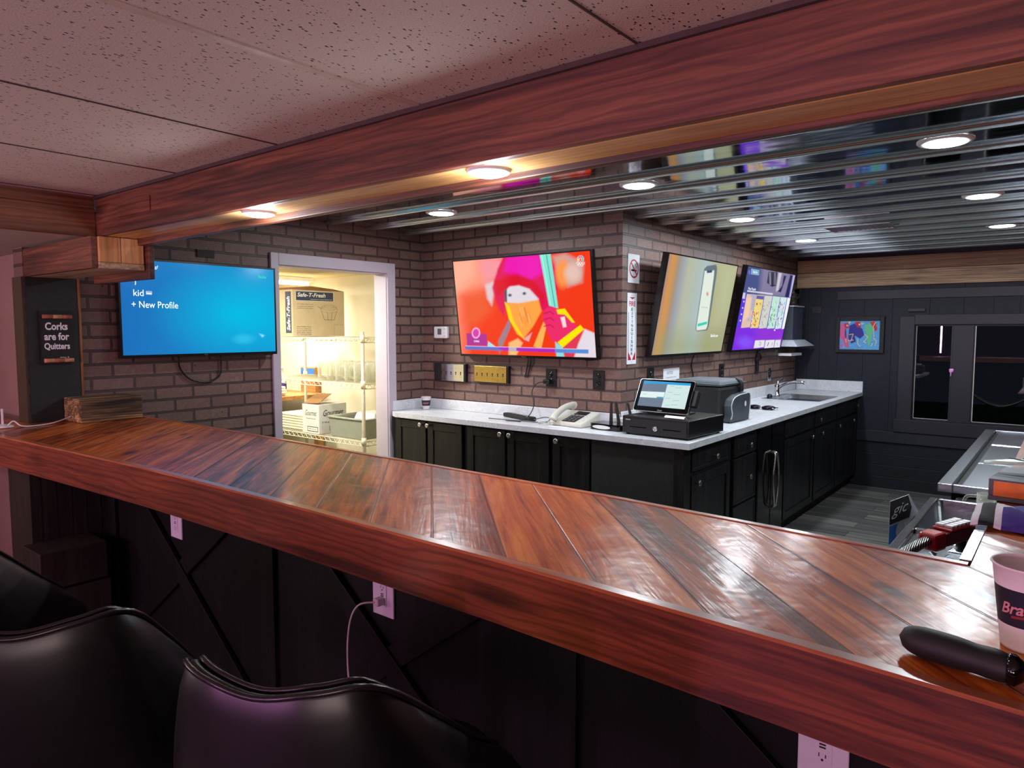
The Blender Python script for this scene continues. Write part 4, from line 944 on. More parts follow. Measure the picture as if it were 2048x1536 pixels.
# ------------------------------------------------------------------ cabinets
def cabinet(label, loc, rz, W, depth, fronts, top=.835, knobmat='nickel', plain_front=False, kick=True):
    t = thing('base_cabinet', label, 'cabinet', loc, None, rz)
    m = MB(); m.box((0, .022, .09), (W, depth, top), 'black_wood'); m.box((.0, .07, 0), (W, depth, .0895), 'matte_black'); m.build('body', t, local=True)
    for kind, u0, u1, z0, z1, knob in fronts:
        nm = 'door' if kind == 'door' else 'drawer_front' if kind == 'drawer' else 'panel'
        m = MB()
        if kind == 'panel': m.box((u0, 0, z0), (u1, .0215, z1), 'black_wood')
        else:
            r = .052 if kind == 'door' else .016
            m.box((u0, .002, z0), (u0+r, .0215, z1), 'black_wood'); m.box((u1-r, .002, z0), (u1, .0215, z1), 'black_wood'); m.box((u0+r, .002, z0), (u1-r, .0215, z0+r), 'black_wood'); m.box((u0+r, .002, z1-r), (u1-r, .0215, z1), 'black_wood')
            m.box((u0+r, .009 if kind == 'door' else .005, z0+r), (u1-r, .0215, z1-r), 'black_wood')
        d = m.build(nm, t, local=True, bevel=.002)
        if knob:
            ku, kz = knob; m = MB(); T = Matrix.Translation((ku, .002, kz)) @ Matrix.Rotation(PI/2, 4, 'X')
            m.lathe([(.005, 0), (.0045, .014), (.009, .018), (.0155, .021), (.0165, .025), (.013, .029), (.006, .0275), (0, .0265)], knobmat, n=18, T=T); m.build('knob', d, local=True, label='round metal knob')
    return t
YF = 3.36
def cabA(label, x0, x1, doors):
    fr = []
    for a, b, k in doors: fr.append(('door', a-x0, b-x0, .11, .822, (k-x0, .800)))
    return cabinet(label, (x0, YF, 0), 0, x1-x0, YA-YF-.003, fr)
cabA('black two-door cabinet nearest the doorway under the back counter', -3.755, -3.062, [(-3.715, -3.42, -3.455), (-3.402, -3.09, -3.385)])
cabA('black two-door cabinet under the phone end of the back counter', -3.06, -2.383, [(-3.04, -2.728, -2.752), (-2.708, -2.395, -2.68)])
cabA('black single-door cabinet under the back counter beside the blank corner', -2.381, -2.10, [(-2.367, -2.112, -2.33)])
XF = -1.536
t = thing('corner_cabinet', 'plain doorless black cabinet end below the outer corner of the white counter', 'cabinet', (-1.8, YF+.02, 0))
m = MB(); m.box((-2.098, YF, .0), (-1.60, YF+.075, .835), 'black_plaster'); m.build('board', t)
m = MB(); m.box((-1.598, YF-.006, .0), (XF-.001, YF+.075, .835), 'black_wood'); m.build('stile', t, bevel=.003)
def cabB(label, y0, y1, fronts):
    fr = [(k, a-y0, b-y0, z0, z1, ((kn[0]-y0, kn[1]) if kn else None)) for k, a, b, z0, z1, kn in fronts]
    return cabinet(label, (XF, y0, 0), PI/2, y1-y0, .555, fr)
cabB('black drawer and door cabinet at the outer corner below the register', 3.44, 4.005, [('drawer', 3.455, 3.985, .70, .815, (3.745, .748)), ('door', 3.455, 3.985, .11, .675, (3.505, .636))])
cabB('black three-drawer cabinet beside the small fridge', 4.007, 4.437, [('drawer', 4.045, 4.415, .69, .815, (4.27, .742)), ('drawer', 4.045, 4.415, .40, .678, (4.27, .545)), ('drawer', 4.045, 4.415, .11, .388, None)])
cabB('black drawer over door cabinet right of the small fridge', 4.962, 5.70, [('drawer', 4.985, 5.68, .695, .815, None), ('door', 4.985, 5.68, .11, .672, (5.585, .634))])
cabB('black cabinet under the near end of the steel sink', 5.702, 6.34, [('drawer', 5.72, 6.32, .695, .815, (5.79, .745)), ('door', 5.72, 6.32, .11, .672, (5.86, .632)), ])
cabB('black cabinet under the far end of the steel sink', 6.342, 6.775, [('drawer', 6.355, 6.765, .695, .815, None), ('door', 6.355, 6.765, .11, .672, (6.38, .632))])
cabB('black narrow cabinet in the corner by the far dark wall', 6.777, 7.095, [('drawer', 6.79, 7.08, .695, .815, (6.985, .752)), ('door', 6.79, 7.08, .11, .672, (6.86, .632))])
t = thing('mini_fridge', 'slim black fridge with two curved steel handles under the side counter', 'fridge', (XF, 4.70, 0))
m = MB(); m.box((-2.08, 4.446, .01), (XF-.045, 4.955, .826), 'matte_black'); m.build('body', t)
for a, b, cy, sgn in ((4.446, 4.694, 4.684, -1), (4.70, 4.955, 4.712, 1)):
    m = MB(); m.box((XF-.044, a+.004, .06), (XF, b-.004, .82), 'gloss_black'); d = m.build('door', t, bevel=.006)
    P = [(XF+.0, cy, .64), (XF+.03, cy+sgn*.005, .628)]+[(XF+.034, cy+sgn*(.005+.034*math.sin(PI*i/8)), .62-.33*i/8) for i in range(1, 8)]+[(XF+.03, cy+sgn*.005, .282), (XF, cy, .27)]
    m = MB(); m.tube(P, .0085, 'nickel', n=8); m.build('handle', d, label='curved brushed steel handle')

# worktop with sink cut-out
t = thing('worktop', 'white marble laminate L-shaped counter along both brick walls', 'worktop', (-2.5, 3.6, .836))
XE = -1.504; YE = 3.338; SX0, SX1, SY0, SY1 = -2.02, -1.585, 5.93, 6.48
m = MB(); z0 = .836
m.prism([(XC+.002, YA-.002), (XC+.002, 3.385), (-3.70, YE), (XE, YE), (XE, YA-.002)], z0, CT, 'marble')
m.box((XB+.002, YA-.0018, z0), (XE, SY0, CT), 'marble'); m.box((XB+.002, SY1, z0), (XE, YD-.001, CT), 'marble'); m.box((XB+.002, SY0+.0005, z0), (SX0, SY1-.0005, CT), 'marble'); m.box((SX1, SY0+.0005, z0), (XE, SY1-.0005, CT), 'marble')
m.build('slab', t)
m = MB(); m.box((XC+.022, YA-.022, CT+.0003), (XB+.001, YA-.001, CT+.072), 'marble'); m.box((XC+.001, 3.385, CT+.0003), (XC+.021, YA-.001, CT+.072), 'marble'); m.build('backsplash', t, bevel=.003)
m = MB(); m.box((XB+.001, YA+.0, CT+.0003), (XB+.022, YD-.023, CT+.085), 'marble'); m.build('backsplash', t, bevel=.003)
m = MB(); m.box((XB+.023, YD-.022, CT+.0003), (XE, YD-.001, CT+.10), 'marble'); m.build('backsplash', t, bevel=.003)
# drop-in sink
t = thing('sink_basin', 'stainless steel sink set into the far end of the white counter', 'sink', (-1.8, 6.2, .70))
def basin(x0, x1, y0, y1, zt, depth, wl, mat, rim=.02, t_=None, name='basin'):
    mm = MB(); a = .03
    o_ = [(x0-rim, y0-rim), (x1+rim, y0-rim), (x1+rim, y1+rim), (x0-rim, y1+rim)]; i_ = [(x0, y0), (x1, y0), (x1, y1), (x0, y1)]; b_ = [(x0+a, y0+a), (x1-a, y0+a), (x1-a, y1-a), (x0+a, y1-a)]
    vs = [(x, y, zt+.001) for x, y in o_]+[(x, y, zt+.004) for x, y in o_]+[(x, y, zt+.004) for x, y in i_]+[(x, y, zt-depth) for x, y in b_]
    fs = [(i, (i+1) % 4, 4+(i+1) % 4, 4+i) for i in range(4)]+[(4+i, 4+(i+1) % 4, 8+(i+1) % 4, 8+i) for i in range(4)]+[(8+i, 8+(i+1) % 4, 12+(i+1) % 4, 12+i) for i in range(4)]+[(12, 13, 14, 15)]
    mm.add(vs, fs, mat); return mm.build(name, t_, bevel=.004)
basin(SX0+.05, SX1-.012, SY0+.012, SY1-.012, CT, .15, .002, 'steel', .0, t)
m = MB()
for lo, hi in (((SX0-.012, SY0-.012, CT+.0005), (SX0+.05, SY1+.012, CT+.0045)), ((SX1-.012, SY0-.012, CT+.0005), (SX1+.012, SY1+.012, CT+.0045)), ((SX0+.05, SY0-.012, CT+.0005), (SX1-.012, SY0+.012, CT+.0045)), ((SX0+.05, SY1-.012, CT+.0005), (SX1-.012, SY1+.012, CT+.0045))): m.box(lo, hi, 'steel')
m.build('rim', t, bevel=.001)
t = thing('faucet', 'chrome single-lever faucet at the back of the counter sink', 'faucet', (-2.0, 6.2, CT+.005))
m = MB(); m.lathe([(.028, 0), (.026, .006), (.02, .012), (.019, .07), (.022, .09), (.012, .1)], 'chrome', (-1.995, 6.2, CT+.005)); m.build('body', t)
m = MB(); m.tube([(-1.995, 6.2, CT+.06), (-1.95, 6.21, CT+.10), (-1.88, 6.22, CT+.125), (-1.80, 6.23, CT+.13), (-1.775, 6.235, CT+.12)], .011, 'chrome', n=12); m.build('spout', t)
m = MB(); m.tube([(-1.995, 6.2, CT+.10), (-1.99, 6.22, CT+.13), (-1.96, 6.27, CT+.155)], .008, 'chrome', n=10); m.build('lever', t)
m = MB(); m.lathe([(.022, 0), (.022, .018), (.012, .028), (0, .03)], 'black_plastic', (-1.997, 6.02, CT+.005)); tag(m.build('drain_stopper', root=(-1.997, 6.02, CT+.005)), 'dark round stopper on the sink rim beside the faucet', 'stopper')

# ------------------------------------------------------------------ things on the counter
def paper_cup(loc, s, label, spin):
    t = thing('paper_cup', label, 'cup', loc, None, spin)
    H = .115*s; r0 = .031*s; r1 = .045*s
    def rr(z): return r0+(r1-r0)*z/H
    m = MB(); zs = [0, .004*s, .30*H, .3001*H, .74*H, .7401*H, .97*H]
    m.lathe([(r0-.002*s, .003*s), (r0, 0)]+[(rr(z), z) for z in zs[1:]]+[(r1+.002*s, H-.002*s), (r1+.001*s, H), (r1-.002*s, H-.001*s), (r0-.001*s, .006*s), (0, .006*s)], 'cup_white', n=40,
            mats=['cup_white', 'cup_white', 'cup_white', 'cup_navy', 'cup_navy', 'cup_navy']+['cup_white']*8)
    m.build('cup_body', t, local=True)
    # script lettering wrapped on the band, facing local -Y
    vs, fs, w, h = text_geo('Braves', .25, .02); mm = MB(); L = .056*s; hh = .016*s
    out = []
    for v in vs:
        z = .53*H+v.y/h*hh+v.x/w*.006*s; R_ = rr(z)+.0006*s; a = -PI/2+v.x/w*L/R_; out.append((R_*math.cos(a), R_*math.sin(a), z))
    mm.add(out, fs, 'cup_pink')
    n = 14
    vs = []
    for i in range(n+1):
        for z in (.40*H+i/n*.005*s, .43*H+i/n*.005*s): R_ = rr(z)+.0006*s; a = -PI/2+(-.25+.62*i/n)*L/R_; vs.append((R_*math.cos(a), R_*math.sin(a), z))
    mm.add(vs, [(2*i, 2*i+2, 2*i+3, 2*i+1) for i in range(n)], 'cup_red'); mm.build('lettering', t, local=True); return t
paper_cup((-3.665, 3.61, CT+.0005), .80, 'small white paper cup with navy band at the left end of the back counter', math.radians(40))
paper_cup((-.030, 1.180, BARZ+.0002), 1.02, 'large white paper cup with navy band on the bar at the right', math.radians(-8))

# flat black box with cable on the back counter
t = thing('power_strip', 'black power strip lying on the back counter beside the phone', 'power strip', (-2.76, 3.62, CT))
T = basis((-2.80, 3.600, CT+.001), (.94, -.34, 0), (.34, .94, 0))
m = MB(); m.box((-.16, -.028, 0), (.16, .028, .026), 'matte_black', T); m.build('body', t, bevel=.006)
m = MB()
for i in range(6): m.box((-.13+i*.045, -.015, .0262), (-.10+i*.045, .015, .028), 'gloss_black', T)
m.build('sockets', t, bevel=.001)
m = MB(); m.tube([(-2.635, 3.540, CT+.014), (-2.58, 3.57, CT+.03), (-2.52, 3.55, CT+.03), (-2.52, 3.52, CT+.012), (-2.58, 3.50, CT+.006), (-2.66, 3.50, CT+.006), (-2.75, 3.48, CT+.006), (-2.95, 3.47, CT+.006)], .0032, 'grey_ink'); m.build('cable', t)
# desk phone
t = thing('desk_phone', 'ivory corded desk phone with black keypad on the back counter', 'phone', (-2.33, 3.57, CT))
T0 = Matrix.Translation((-2.335, 3.575, CT+.001)) @ Matrix.Rotation(math.radians(-4), 4, 'Z')
m = MB(); m.hexa([(-.125, -.10, 0), (.105, -.10, 0), (.105, .10, 0), (-.125, .10, 0)], [(-.12, -.095, .025), (.10, -.095, .025), (.10, .095, .075), (-.12, .095, .075)], 'ivory', T0); m.build('base', t, bevel=.008)
sl = math.atan2(.05, .19); F = T0 @ Matrix.Translation((-.01, 0, .05)) @ Matrix.Rotation(sl, 4, 'X')
m = MB(); m.box((-.045, -.085, .0), (.05, .02, .0025), 'ink', F)
for i in range(4):
    for j in range(3): m.box((-.036+j*.03, -.077+i*.025, .0025), (-.018+j*.03, -.062+i*.025, .005), 'grey_ink', F)
m.build('keypad', t)
m = MB(); m.box((-.04, .03, .0), (.05, .085, .003), 'gloss_black', F); m.build('display', t)
m = MB(); 
for i in range(5): m.lathe([(.009, 0), (.009, .003), (0, .004)], 'white_plastic', T=F @ Matrix.Translation((.085, -.07+i*.03, 0)), n=12)
m.build('button', t)
m = MB(); A = F @ Vector((-.085, -.115, .018)); B = F @ Vector((-.085, .10, .03)); mid = F @ Vector((-.085, 0, .05))
m.tube([A, F @ Vector((-.085, -.09, .035)), mid, F @ Vector((-.085, .08, .04)), B], lambda u: .019+.008*abs(2*u-1)**2, 'ivory', n=12); m.build('handset', t)
m = MB(); P = []
for i in range(70):
    u = i/69; x = -2.43-.12*math.sin(u*PI*.9); y = 3.47+.10*(u-.2)*(1 if u > .3 else .6)-.03*math.sin(u*PI); P.append((x+.006*math.cos(i*2.2), y+.002, CT+.010+.006*math.sin(i*2.2)))
m.tube(P, .002, 'ivory', n=5, res=1); m.build('coiled_cord', t)
m = MB(); m.box((-2.45, 3.425, CT+.0004), (-2.32, 3.47, CT+.0012), 'white_paper'); tag(m.build('note_paper', root=(-2.38, 3.45, CT)), 'white slip of paper in front of the desk phone', 'paper')
# router
t = thing('wifi_router', 'black router with three upright antennas beside the cash drawer', 'router', (-2.08, 3.55, CT))
m = MB(); m.prism([(-2.205, 3.52), (-2.19, 3.495), (-2.0, 3.485), (-1.965, 3.52), (-1.97, 3.62), (-2.19, 3.63)], CT+.001, CT+.036, 'gloss_black'); m.build('body', t, bevel=.009)
T = basis((-2.11, 3.4865, CT+.018), (1, -.05, 0), (0, 0, 1)); m = MB(); m.disc(T, .062, .011, 'white_plastic', 24, .0045); m.build('badge', t)
for x, y, dx in ((-2.12, 3.61, 0), (-2.07, 3.615, .02), (-1.97, 3.60, .035)):
    m = MB(); m.hexa([(x-.011, y-.005, CT+.03), (x+.011, y-.005, CT+.03), (x+.011, y+.005, CT+.03), (x-.011, y+.005, CT+.03)], [(x-.007-dx, y-.003, CT+.155), (x+.007-dx, y-.003, CT+.155), (x+.007-dx, y+.003, CT+.155), (x-.007-dx, y+.003, CT+.155)], 'matte_black'); m.build('antenna', t, bevel=.002)
m = MB(); m.box((-2.14, 3.66, CT+.001), (-1.90, 3.685, CT+.055), 'white_plastic'); tag(m.build('white_box', root=(-2.0, 3.66, CT), bevel=.003), 'low white box behind the router antennas', 'box')
# cash drawer
t = thing('cash_drawer', 'black cash drawer with a round lock at the corner of the white counter', 'cash drawer', (-1.735, 3.62, CT))
T = Matrix.Translation((-1.735, 3.635, CT)) @ Matrix.Rotation(math.radians(-3), 4, 'Z')
m = MB(); m.box((-.203, -.205, .010), (.203, .205, .104), 'black_plastic', T); m.build('case', t, bevel=.004)
m = MB(); m.box((-.19, -.2075, .018), (.19, -.2055, .092), 'matte_black', T); m.box((-.155, -.2085, .045), (-.05, -.2076, .049), 'gloss_black', T); m.box((.05, -.2085, .045), (.155, -.2076, .049), 'gloss_black', T)
F = T @ basis((0, -.2076, .055), (1, 0, 0), (0, 0, 1)); m.text('Clover', F @ Matrix.Translation((-.165, .03, 0)), .008, 'white_ink', width=.03); d = m.build('drawer_front', t)
m = MB(); m.lathe([(.014, 0), (.014, .004), (.008, .005), (.007, .003), (0, .003)], 'chrome', T=F @ Matrix.Translation((.005, -.008, 0)), n=20); m.build('lock', d, label='round chrome lock')
for x in (-.18, .18):
    for y in (-.18, .18):
        m = MB(); m.cyl(T @ Vector((x, y, .0003)), T @ Vector((x, y, .0098)), .011, 'black_plastic', n=12); m.build('foot', t)
# point of sale monitor
t = thing('sale_terminal', 'tilted touchscreen register terminal with silver rim on the cash drawer', 'register', (-1.77, 3.62, CT+.1045))
c0 = Vector((-1.795, 3.58, CT+.118)); F = basis(c0, (.995, -.08, 0), (-.0, .44, .90))
W, H = .352, .198
m = MB(); rp = []
for (cx_, cy_), a0 in (((W/2-.012, H-.012), 0), ((-W/2+.012, H-.012), 90), ((-W/2+.012, .012), 180), ((W/2-.012, .012), 270)):
    for i in range(5): a = math.radians(a0+i*22.5); rp.append((cx_+.012*math.cos(a), cy_+.012*math.sin(a)))
m.prism(rp, -.018, -.001, 'nickel', F); m.prism([(x*.982, (y-H/2)*.968+H/2) for x, y in rp], -.0008, .0012, 'gloss_black', F); 
m.text('Clover', F @ Matrix.Translation((0, .011, .0012)), .009, 'nickel', width=.03); m.build('housing', t)
q = [(495, 265), (1210, 325), (1065, 690), (350, 620)]
c = Canvas(150, 90, q); c.fill((206, 228, 226))
c.poly([(480, 265), (1215, 325), (1203, 358), (480, 300)], (40, 160, 224), 3); c.poly([(480, 300), (850, 325), (715, 660), (340, 622)], (112, 124, 144), 4)
c.poly([(430, 415), (800, 440), (762, 526), (395, 500)], (222, 240, 238), 4); c.poly([(665, 500), (765, 508), (758, 526), (660, 518)], (60, 170, 206), 3)
for (x, y, l) in ((890, 352, 60), (965, 380, 90), (845, 440, 70), (930, 475, 90), (800, 525, 60), (905, 562, 90), (780, 625, 60), (870, 622, 100), (450, 455, 60)): c.line([(x, y), (x+l, y+6)], 5, (150, 170, 170), 4)
sc_ = c.mesh('screen', W-.05, H-.045, Matrix.Translation(-t.location) @ F @ Matrix.Translation((0, .03, .0016)), 'scr', t)
m = MB(); m.cyl(F @ Vector((0, .09, -.02)), Vector((-1.77, 3.69, CT+.135)), .022, 'matte_black'); m.box((-1.88, 3.60, CT+.1062), (-1.66, 3.76, CT+.1125), 'matte_black'); m.build('stand', t)
m = MB(); m.box((W/2-.004, .05, -.03), (W/2+.032, .14, .006), 'matte_black', F); m.box((W/2+.004, .052, .006), (W/2+.012, .138, .012), 'gloss_black', F); m.build('card_reader', t, bevel=.006)
t = thing('receipt_roll', 'curled white receipt paper on the corner of the cash drawer', 'paper', (-1.62, 3.47, CT+.105))
P = [(-1.70, 3.475), (-1.58, 3.46)]; m = MB(); vs = []
for i in range(9):
    a = PI*.9*i/8; 
    for (x, y) in P: vs.append((x, y+.018*math.cos(a)-.006, CT+.1052+.014*math.sin(a)))
vs2 = [(v[0], v[1], v[2]+.0008) for v in vs]; m.add(vs+vs2, [(2*i, 2*i+1, 2*i+3, 2*i+2) for i in range(8)]+[(18+2*i, 20+2*i, 21+2*i, 19+2*i) for i in range(8)], 'white_paper', True); m.build('paper', t)
# cooler bag
t = thing('cooler_bag', 'black insulated cooler bag with grey lid behind the register', 'bag', (-1.85, 4.5, CT))
T = Matrix.Translation((-1.83, 4.36, CT+.001)) @ Matrix.Rotation(math.radians(-4), 4, 'Z')
m = MB(); m.hexa([(-.175, -.17, 0), (.155, -.17, 0), (.155, .17, 0), (-.175, .17, 0)], [(-.17, -.165, .225), (.16, -.165, .225), (.16, .165, .225), (-.17, .165, .225)], 'bag', T); m.build('body', t, bevel=.02)
m = MB(); m.hexa([(-.178, -.172, .227), (.166, -.172, .227), (.166, .172, .227), (-.178, .172, .227)], [(-.16, -.155, .262), (.15, -.155, .262), (.15, .155, .262), (-.16, .155, .262)], 'bag_top', T); l_ = m.build('lid', t, bevel=.012)
m = MB(); P = [T @ Vector(p) for p in ((-.178, -.173, .240), (.167, -.173, .240), (.167, .173, .240), (-.178, .173, .240))]; m.tube(P, .0022, 'bag_green', n=6, res=1, closed=True); m.build('piping', l_)
m = MB(); m.prism([(-.15, .0), (.12, .0), (.135, .08), (.14, .16), (.10, .175), (-.05, .165), (-.12, .14), (-.14, .10), (-.13, .04)], 0, .045, 'bag_pocket', T @ basis((.158, .02, .004), (0, 1, 0), (0, 0, 1))); pk = m.build('pocket', t, bevel=.012)
m = MB(); Fp = T @ basis((.158+.047, .02, .004), (0, 1, 0), (0, 0, 1)); m.tube([Fp @ Vector(p) for p in ((-.14, .02, 0), (-.122, .05, .0), (-.135, .10, 0), (-.11, .142, 0), (-.04, .163, 0), (.10, .172, 0))], .0035, 'bag_trim', n=6); m.tube([Fp @ Vector(p) for p in ((.118, .01, 0), (.133, .09, 0), (.135, .16, 0))], .0035, 'bag_trim', n=6); m.disc(Fp @ Matrix.Translation((.06, .105, 0)), .014, .018, 'white_ink', 14, .0015); m.build('piping', pk)
m = MB(); m.tube([T @ Vector(p) for p in ((.14, .08, .262), (.172, .08, .245), (.176, .085, .19))], .014, 'bag', n=8); m.build('strap', t)
# sunglasses
t = thing('sunglasses', 'dark sunglasses lying on the white side counter', 'sunglasses', (-1.75, 5.12, CT))
for dx in (-.058, .045):
    m = MB(); T = Matrix.Translation((-1.75+dx, 5.12, CT+.014)) @ Matrix.Rotation(math.radians(20), 4, 'X'); m.lathe([(.048, -.002), (.050, .001), (.046, .004), (0, .005)], 'gloss_black', T=T @ Matrix.Diagonal((1, .72, 1, 1)), n=24); m.build('lens', t)
m = MB(); m.tube([(-1.765, 5.11, CT+.016), (-1.755, 5.105, CT+.022), (-1.748, 5.11, CT+.016)], .0035, 'chrome', n=8); m.tube([(-1.855, 5.12, CT+.018), (-1.85, 5.20, CT+.012), (-1.78, 5.25, CT+.006)], .003, 'gloss_black', n=6); m.tube([(-1.657, 5.12, CT+.018), (-1.66, 5.19, CT+.012), (-1.74, 5.24, CT+.006)], .003, 'gloss_black', n=6); m.build('frame', t)

# hood-like black wall unit in the far corner
t = thing('wall_hood', 'black box-shaped wall unit with flared steel lower rim beside the purple television', 'wall unit', (-2.03, 6.6, 1.3))
m = MB(); m.box((XB+.001, 6.60, 1.352), (-2.0, 6.895, 1.65), 'hood_grey'); m.build('body', t, bevel=.004)
m = MB(); m.hexa([(XB+.001, 6.52, 1.292), (-1.93, 6.52, 1.292), (-1.93, 7.05, 1.292), (XB+.001, 7.05, 1.292)], [(XB+.001, 6.58, 1.3515), (-1.985, 6.58, 1.3515), (-1.985, 6.93, 1.3515), (XB+.001, 6.93, 1.3515)], 'hood_rim'); m.build('lower_rim', t, bevel=.003)
m = MB(); m.box((XB+.001, 6.59, 1.651), (-1.99, 6.90, 1.662), 'hood_rim'); m.build('top_rim', t, bevel=.002)
t = thing('glass_trophy', 'glass goblet trophy on top of the black wall unit', 'trophy', (-2.055, 6.78, 1.663))
m = MB(); m.lathe([(.05, 0), (.045, .008), (.014, .02), (.01, .05), (.016, .07), (.045, .10), (.06, .15), (.056, .15), (.04, .104), (0, .08)], 'glass', (-2.055, 6.78, 1.663)); m.build('goblet', t)
for sx in (-1, 1):
    m = MB(); m.tube([(-2.055+sx*.012, 6.78+sx*.03, 1.73), (-2.055+sx*.02, 6.78+sx*.085, 1.75), (-2.055+sx*.022, 6.78+sx*.09, 1.80), (-2.055+sx*.018, 6.78+sx*.06, 1.81)], .006, 'glass', n=8); m.build('handle', t)
m = MB(); m.box((XB+.001, 6.58, 1.205), (-2.0, 6.895, 1.229), 'white_plastic'); tag(m.build('wall_ledge', root=(-2.05, 6.57, 1.212), bevel=.003), 'small white ledge on the brick below the black wall unit', 'ledge')
m = MB(); m.box((-1.97, YD-.012, 1.60), (-1.89, YD-.0005, 1.66), 'dark_trim'); tag(m.build('wall_plate', root=(-1.93, YD, 1.6)), 'small dark square plate on the far wall beside the glass trophy', 'plate')
m = MB(); m.box((-1.16, YD-.030, 1.605), (-1.03, YD-.0225, 1.628), 'dark_trim'); tag(m.build('hinge_plate', root=(-1.1, YD, 1.6)), 'small dark metal strap above the left corner of the window', 'bracket')

# ------------------------------------------------------------------ ceiling fittings
def downlight(x, y, z, r, label, watts):
    t = thing('recessed_light', label, 'ceiling light', (x, y, z), 'recessed ceiling lights')
    m = MB(); m.lathe([(r*.80, -.004), (r*.86, -.009), (r*1.06, -.008), (r*1.12, -.003), (r*1.12, .0)], 'white_plastic', n=36, cap=False); m.build('trim_ring', t, local=True)
    m = MB(); m.lathe([(r*.86, -.0075), (r*.84, -.011), (r*.6, -.014), (0, -.0155)], 'lens', n=36); m.build('lens', t, local=True)
    if r < .06:
        la = bpy.data.lights.new('downlight_lamp', 'POINT'); la.shadow_soft_size = .03; z = -.05
    else:
        la = bpy.data.lights.new('downlight_lamp', 'AREA'); la.shape = 'DISK'; la.size = r*1.5; z = -.018
    la.energy = watts; la.color = (.87, .94, 1.0)
    o = bpy.data.objects.new('downlight_lamp', la); COL.objects.link(o); o.parent = t; o.location = (0, 0, z)
    return t
WD = 13.5
zz = CEIL-.0005
for x, y, lb in ((-.40, 3.025, 'recessed ceiling light nearest on the right, largest in the metal ceiling'), (-1.64, 3.025, 'recessed metal ceiling light above the red picture television side'), (-.40, 4.345, 'recessed light in the right row, second from the viewer'),
                 (-1.64, 4.345, 'recessed light in the metal ceiling left of the vent'), (-.405, 5.665, 'recessed light in the right row, farthest from the viewer'), (-1.64, 5.665, 'recessed light in the metal ceiling nearest the far pale planks'), (-2.93, 3.025, 'recessed metal ceiling light close to the back left brick corner')):
    downlight(x, y, zz, .082, lb, WD)
for x, lb in ((-1.081, 'small recessed light in the underside of the beam, near the middle'), (-2.03, 'small recessed light in the underside of the beam, left one')): downlight(x, 1.274, 1.8165, .046, lb, 3.2)
t = thing('ceiling_vent', 'flat metal air vent in the ribbed ceiling between the lights', 'vent', (-1.11, 5.005, CEIL-.034))
vz = CEIL-.027
m = MB()
for lo, hi in (((-1.30, 4.87, vz-.006), (-.92, 4.89, vz)), ((-1.30, 5.12, vz-.006), (-.92, 5.14, vz)), ((-1.30, 4.89, vz-.006), (-1.28, 5.12, vz)), ((-.94, 4.89, vz-.006), (-.92, 5.12, vz))): m.box(lo, hi, 'galv_rib')
m.build('frame', t)
for i in range(12):
    m = MB(); x = -1.279+i*.0283; m.hexa([(x, 4.891, vz-.005), (x+.022, 4.891, vz-.003), (x+.022, 5.119, vz-.003), (x, 5.119, vz-.005)], [(x, 4.891, vz-.003), (x+.022, 4.891, vz-.001), (x+.022, 5.119, vz-.001), (x, 5.119, vz-.003)], 'galv_rib'); m.build('slat', t)

# ------------------------------------------------------------------ under-bar steel
t = thing('bar_sink', 'stainless steel under-bar sink with ribbed drainboard below the bar corner', 'sink', (-.25, 2.8, 0))
Z = .76; x0, x1, y0, y1 = -.435, -.105, 2.05, 3.32
m = MB(); m.box((x0, y0, Z-.03), (x0+.03, y1, Z), 'steel'); m.box((x0+.03, y1-.025, Z-.03), (x1, y1, Z), 'steel'); m.box((x0+.03, 2.765, Z-.03), (x1, 2.79, Z-.002), 'steel'); m.box((x0+.03, y0, Z-.03), (x1, y0+.02, Z), 'steel')
m.build('rim', t, bevel=.006)
m = MB(); bx0, bx1, by0, by1 = x0+.03, x1, 2.79, y1-.025
vs = [(bx0, by0, Z-.004), (bx1, by0, Z-.004), (bx1, by1, Z-.004), (bx0, by1, Z-.004), (bx0+.03, by0+.03, Z-.25), (bx1-.03, by0+.03, Z-.25), (bx1-.03, by1-.03, Z-.25), (bx0+.03, by1-.03, Z-.25)]
m.add(vs, [(0, 1, 5, 4), (1, 2, 6, 5), (2, 3, 7, 6), (3, 0, 4, 7), (4, 5, 6, 7)], 'steel'); b_ = m.build('basin', t); md = b_.modifiers.new('bevel', 'BEVEL'); md.width = .02; md.segments = 3
m = MB(); m.box((bx0, y0+.02, Z-.03), (bx1, 2.765, Z-.018), 'steel')
for i in range(7):
    yy = 2.16+i*.085
    for k in range(3): m.hexa([(bx0+.02+k*.10, yy, Z-.0178), (bx0+.10+k*.10, yy, Z-.0178), (bx0+.10+k*.10, yy+.05, Z-.0178), (bx0+.02+k*.10, yy+.05, Z-.0178)], [(bx0+.035+k*.10, yy+.014, Z-.008), (bx0+.085+k*.10, yy+.014, Z-.008), (bx0+.085+k*.10, yy+.036, Z-.008), (bx0+.035+k*.10, yy+.036, Z-.008)], 'steel')
m.build('drainboard', t, bevel=.003)
m = MB(); m.box((x0+.005, y0, Z-.30), (x0+.012, y1, Z-.0305), 'steel'); m.box((x0+.012, y1-.012, Z-.30), (x1, y1-.004, Z-.0305), 'steel'); m.build('apron', t)
m = MB(); m.box((-.33, y1-.002, Z-.085), (-.105, y1+.085, Z-.0705), 'steel'); m.build('ledge', t)
for y in (2.1, 3.26):
    m = MB(); m.cyl((x0+.03, y, 0), (x0+.03, y, Z-.301), .02, 'nickel'); m.build('leg', t)
t = thing('bottle_cooler', 'long stainless under-bar cooler with dented sliding lids at the right', 'cooler', (-.25, 4.4, 0))
Z = .80; x0, y0, y1 = -.425, 3.43, 5.50
m = MB(); m.box((x0+.05, y0+.02, .02), (-.105, y1-.02, Z-.04), 'gloss_black'); m.build('body', t)
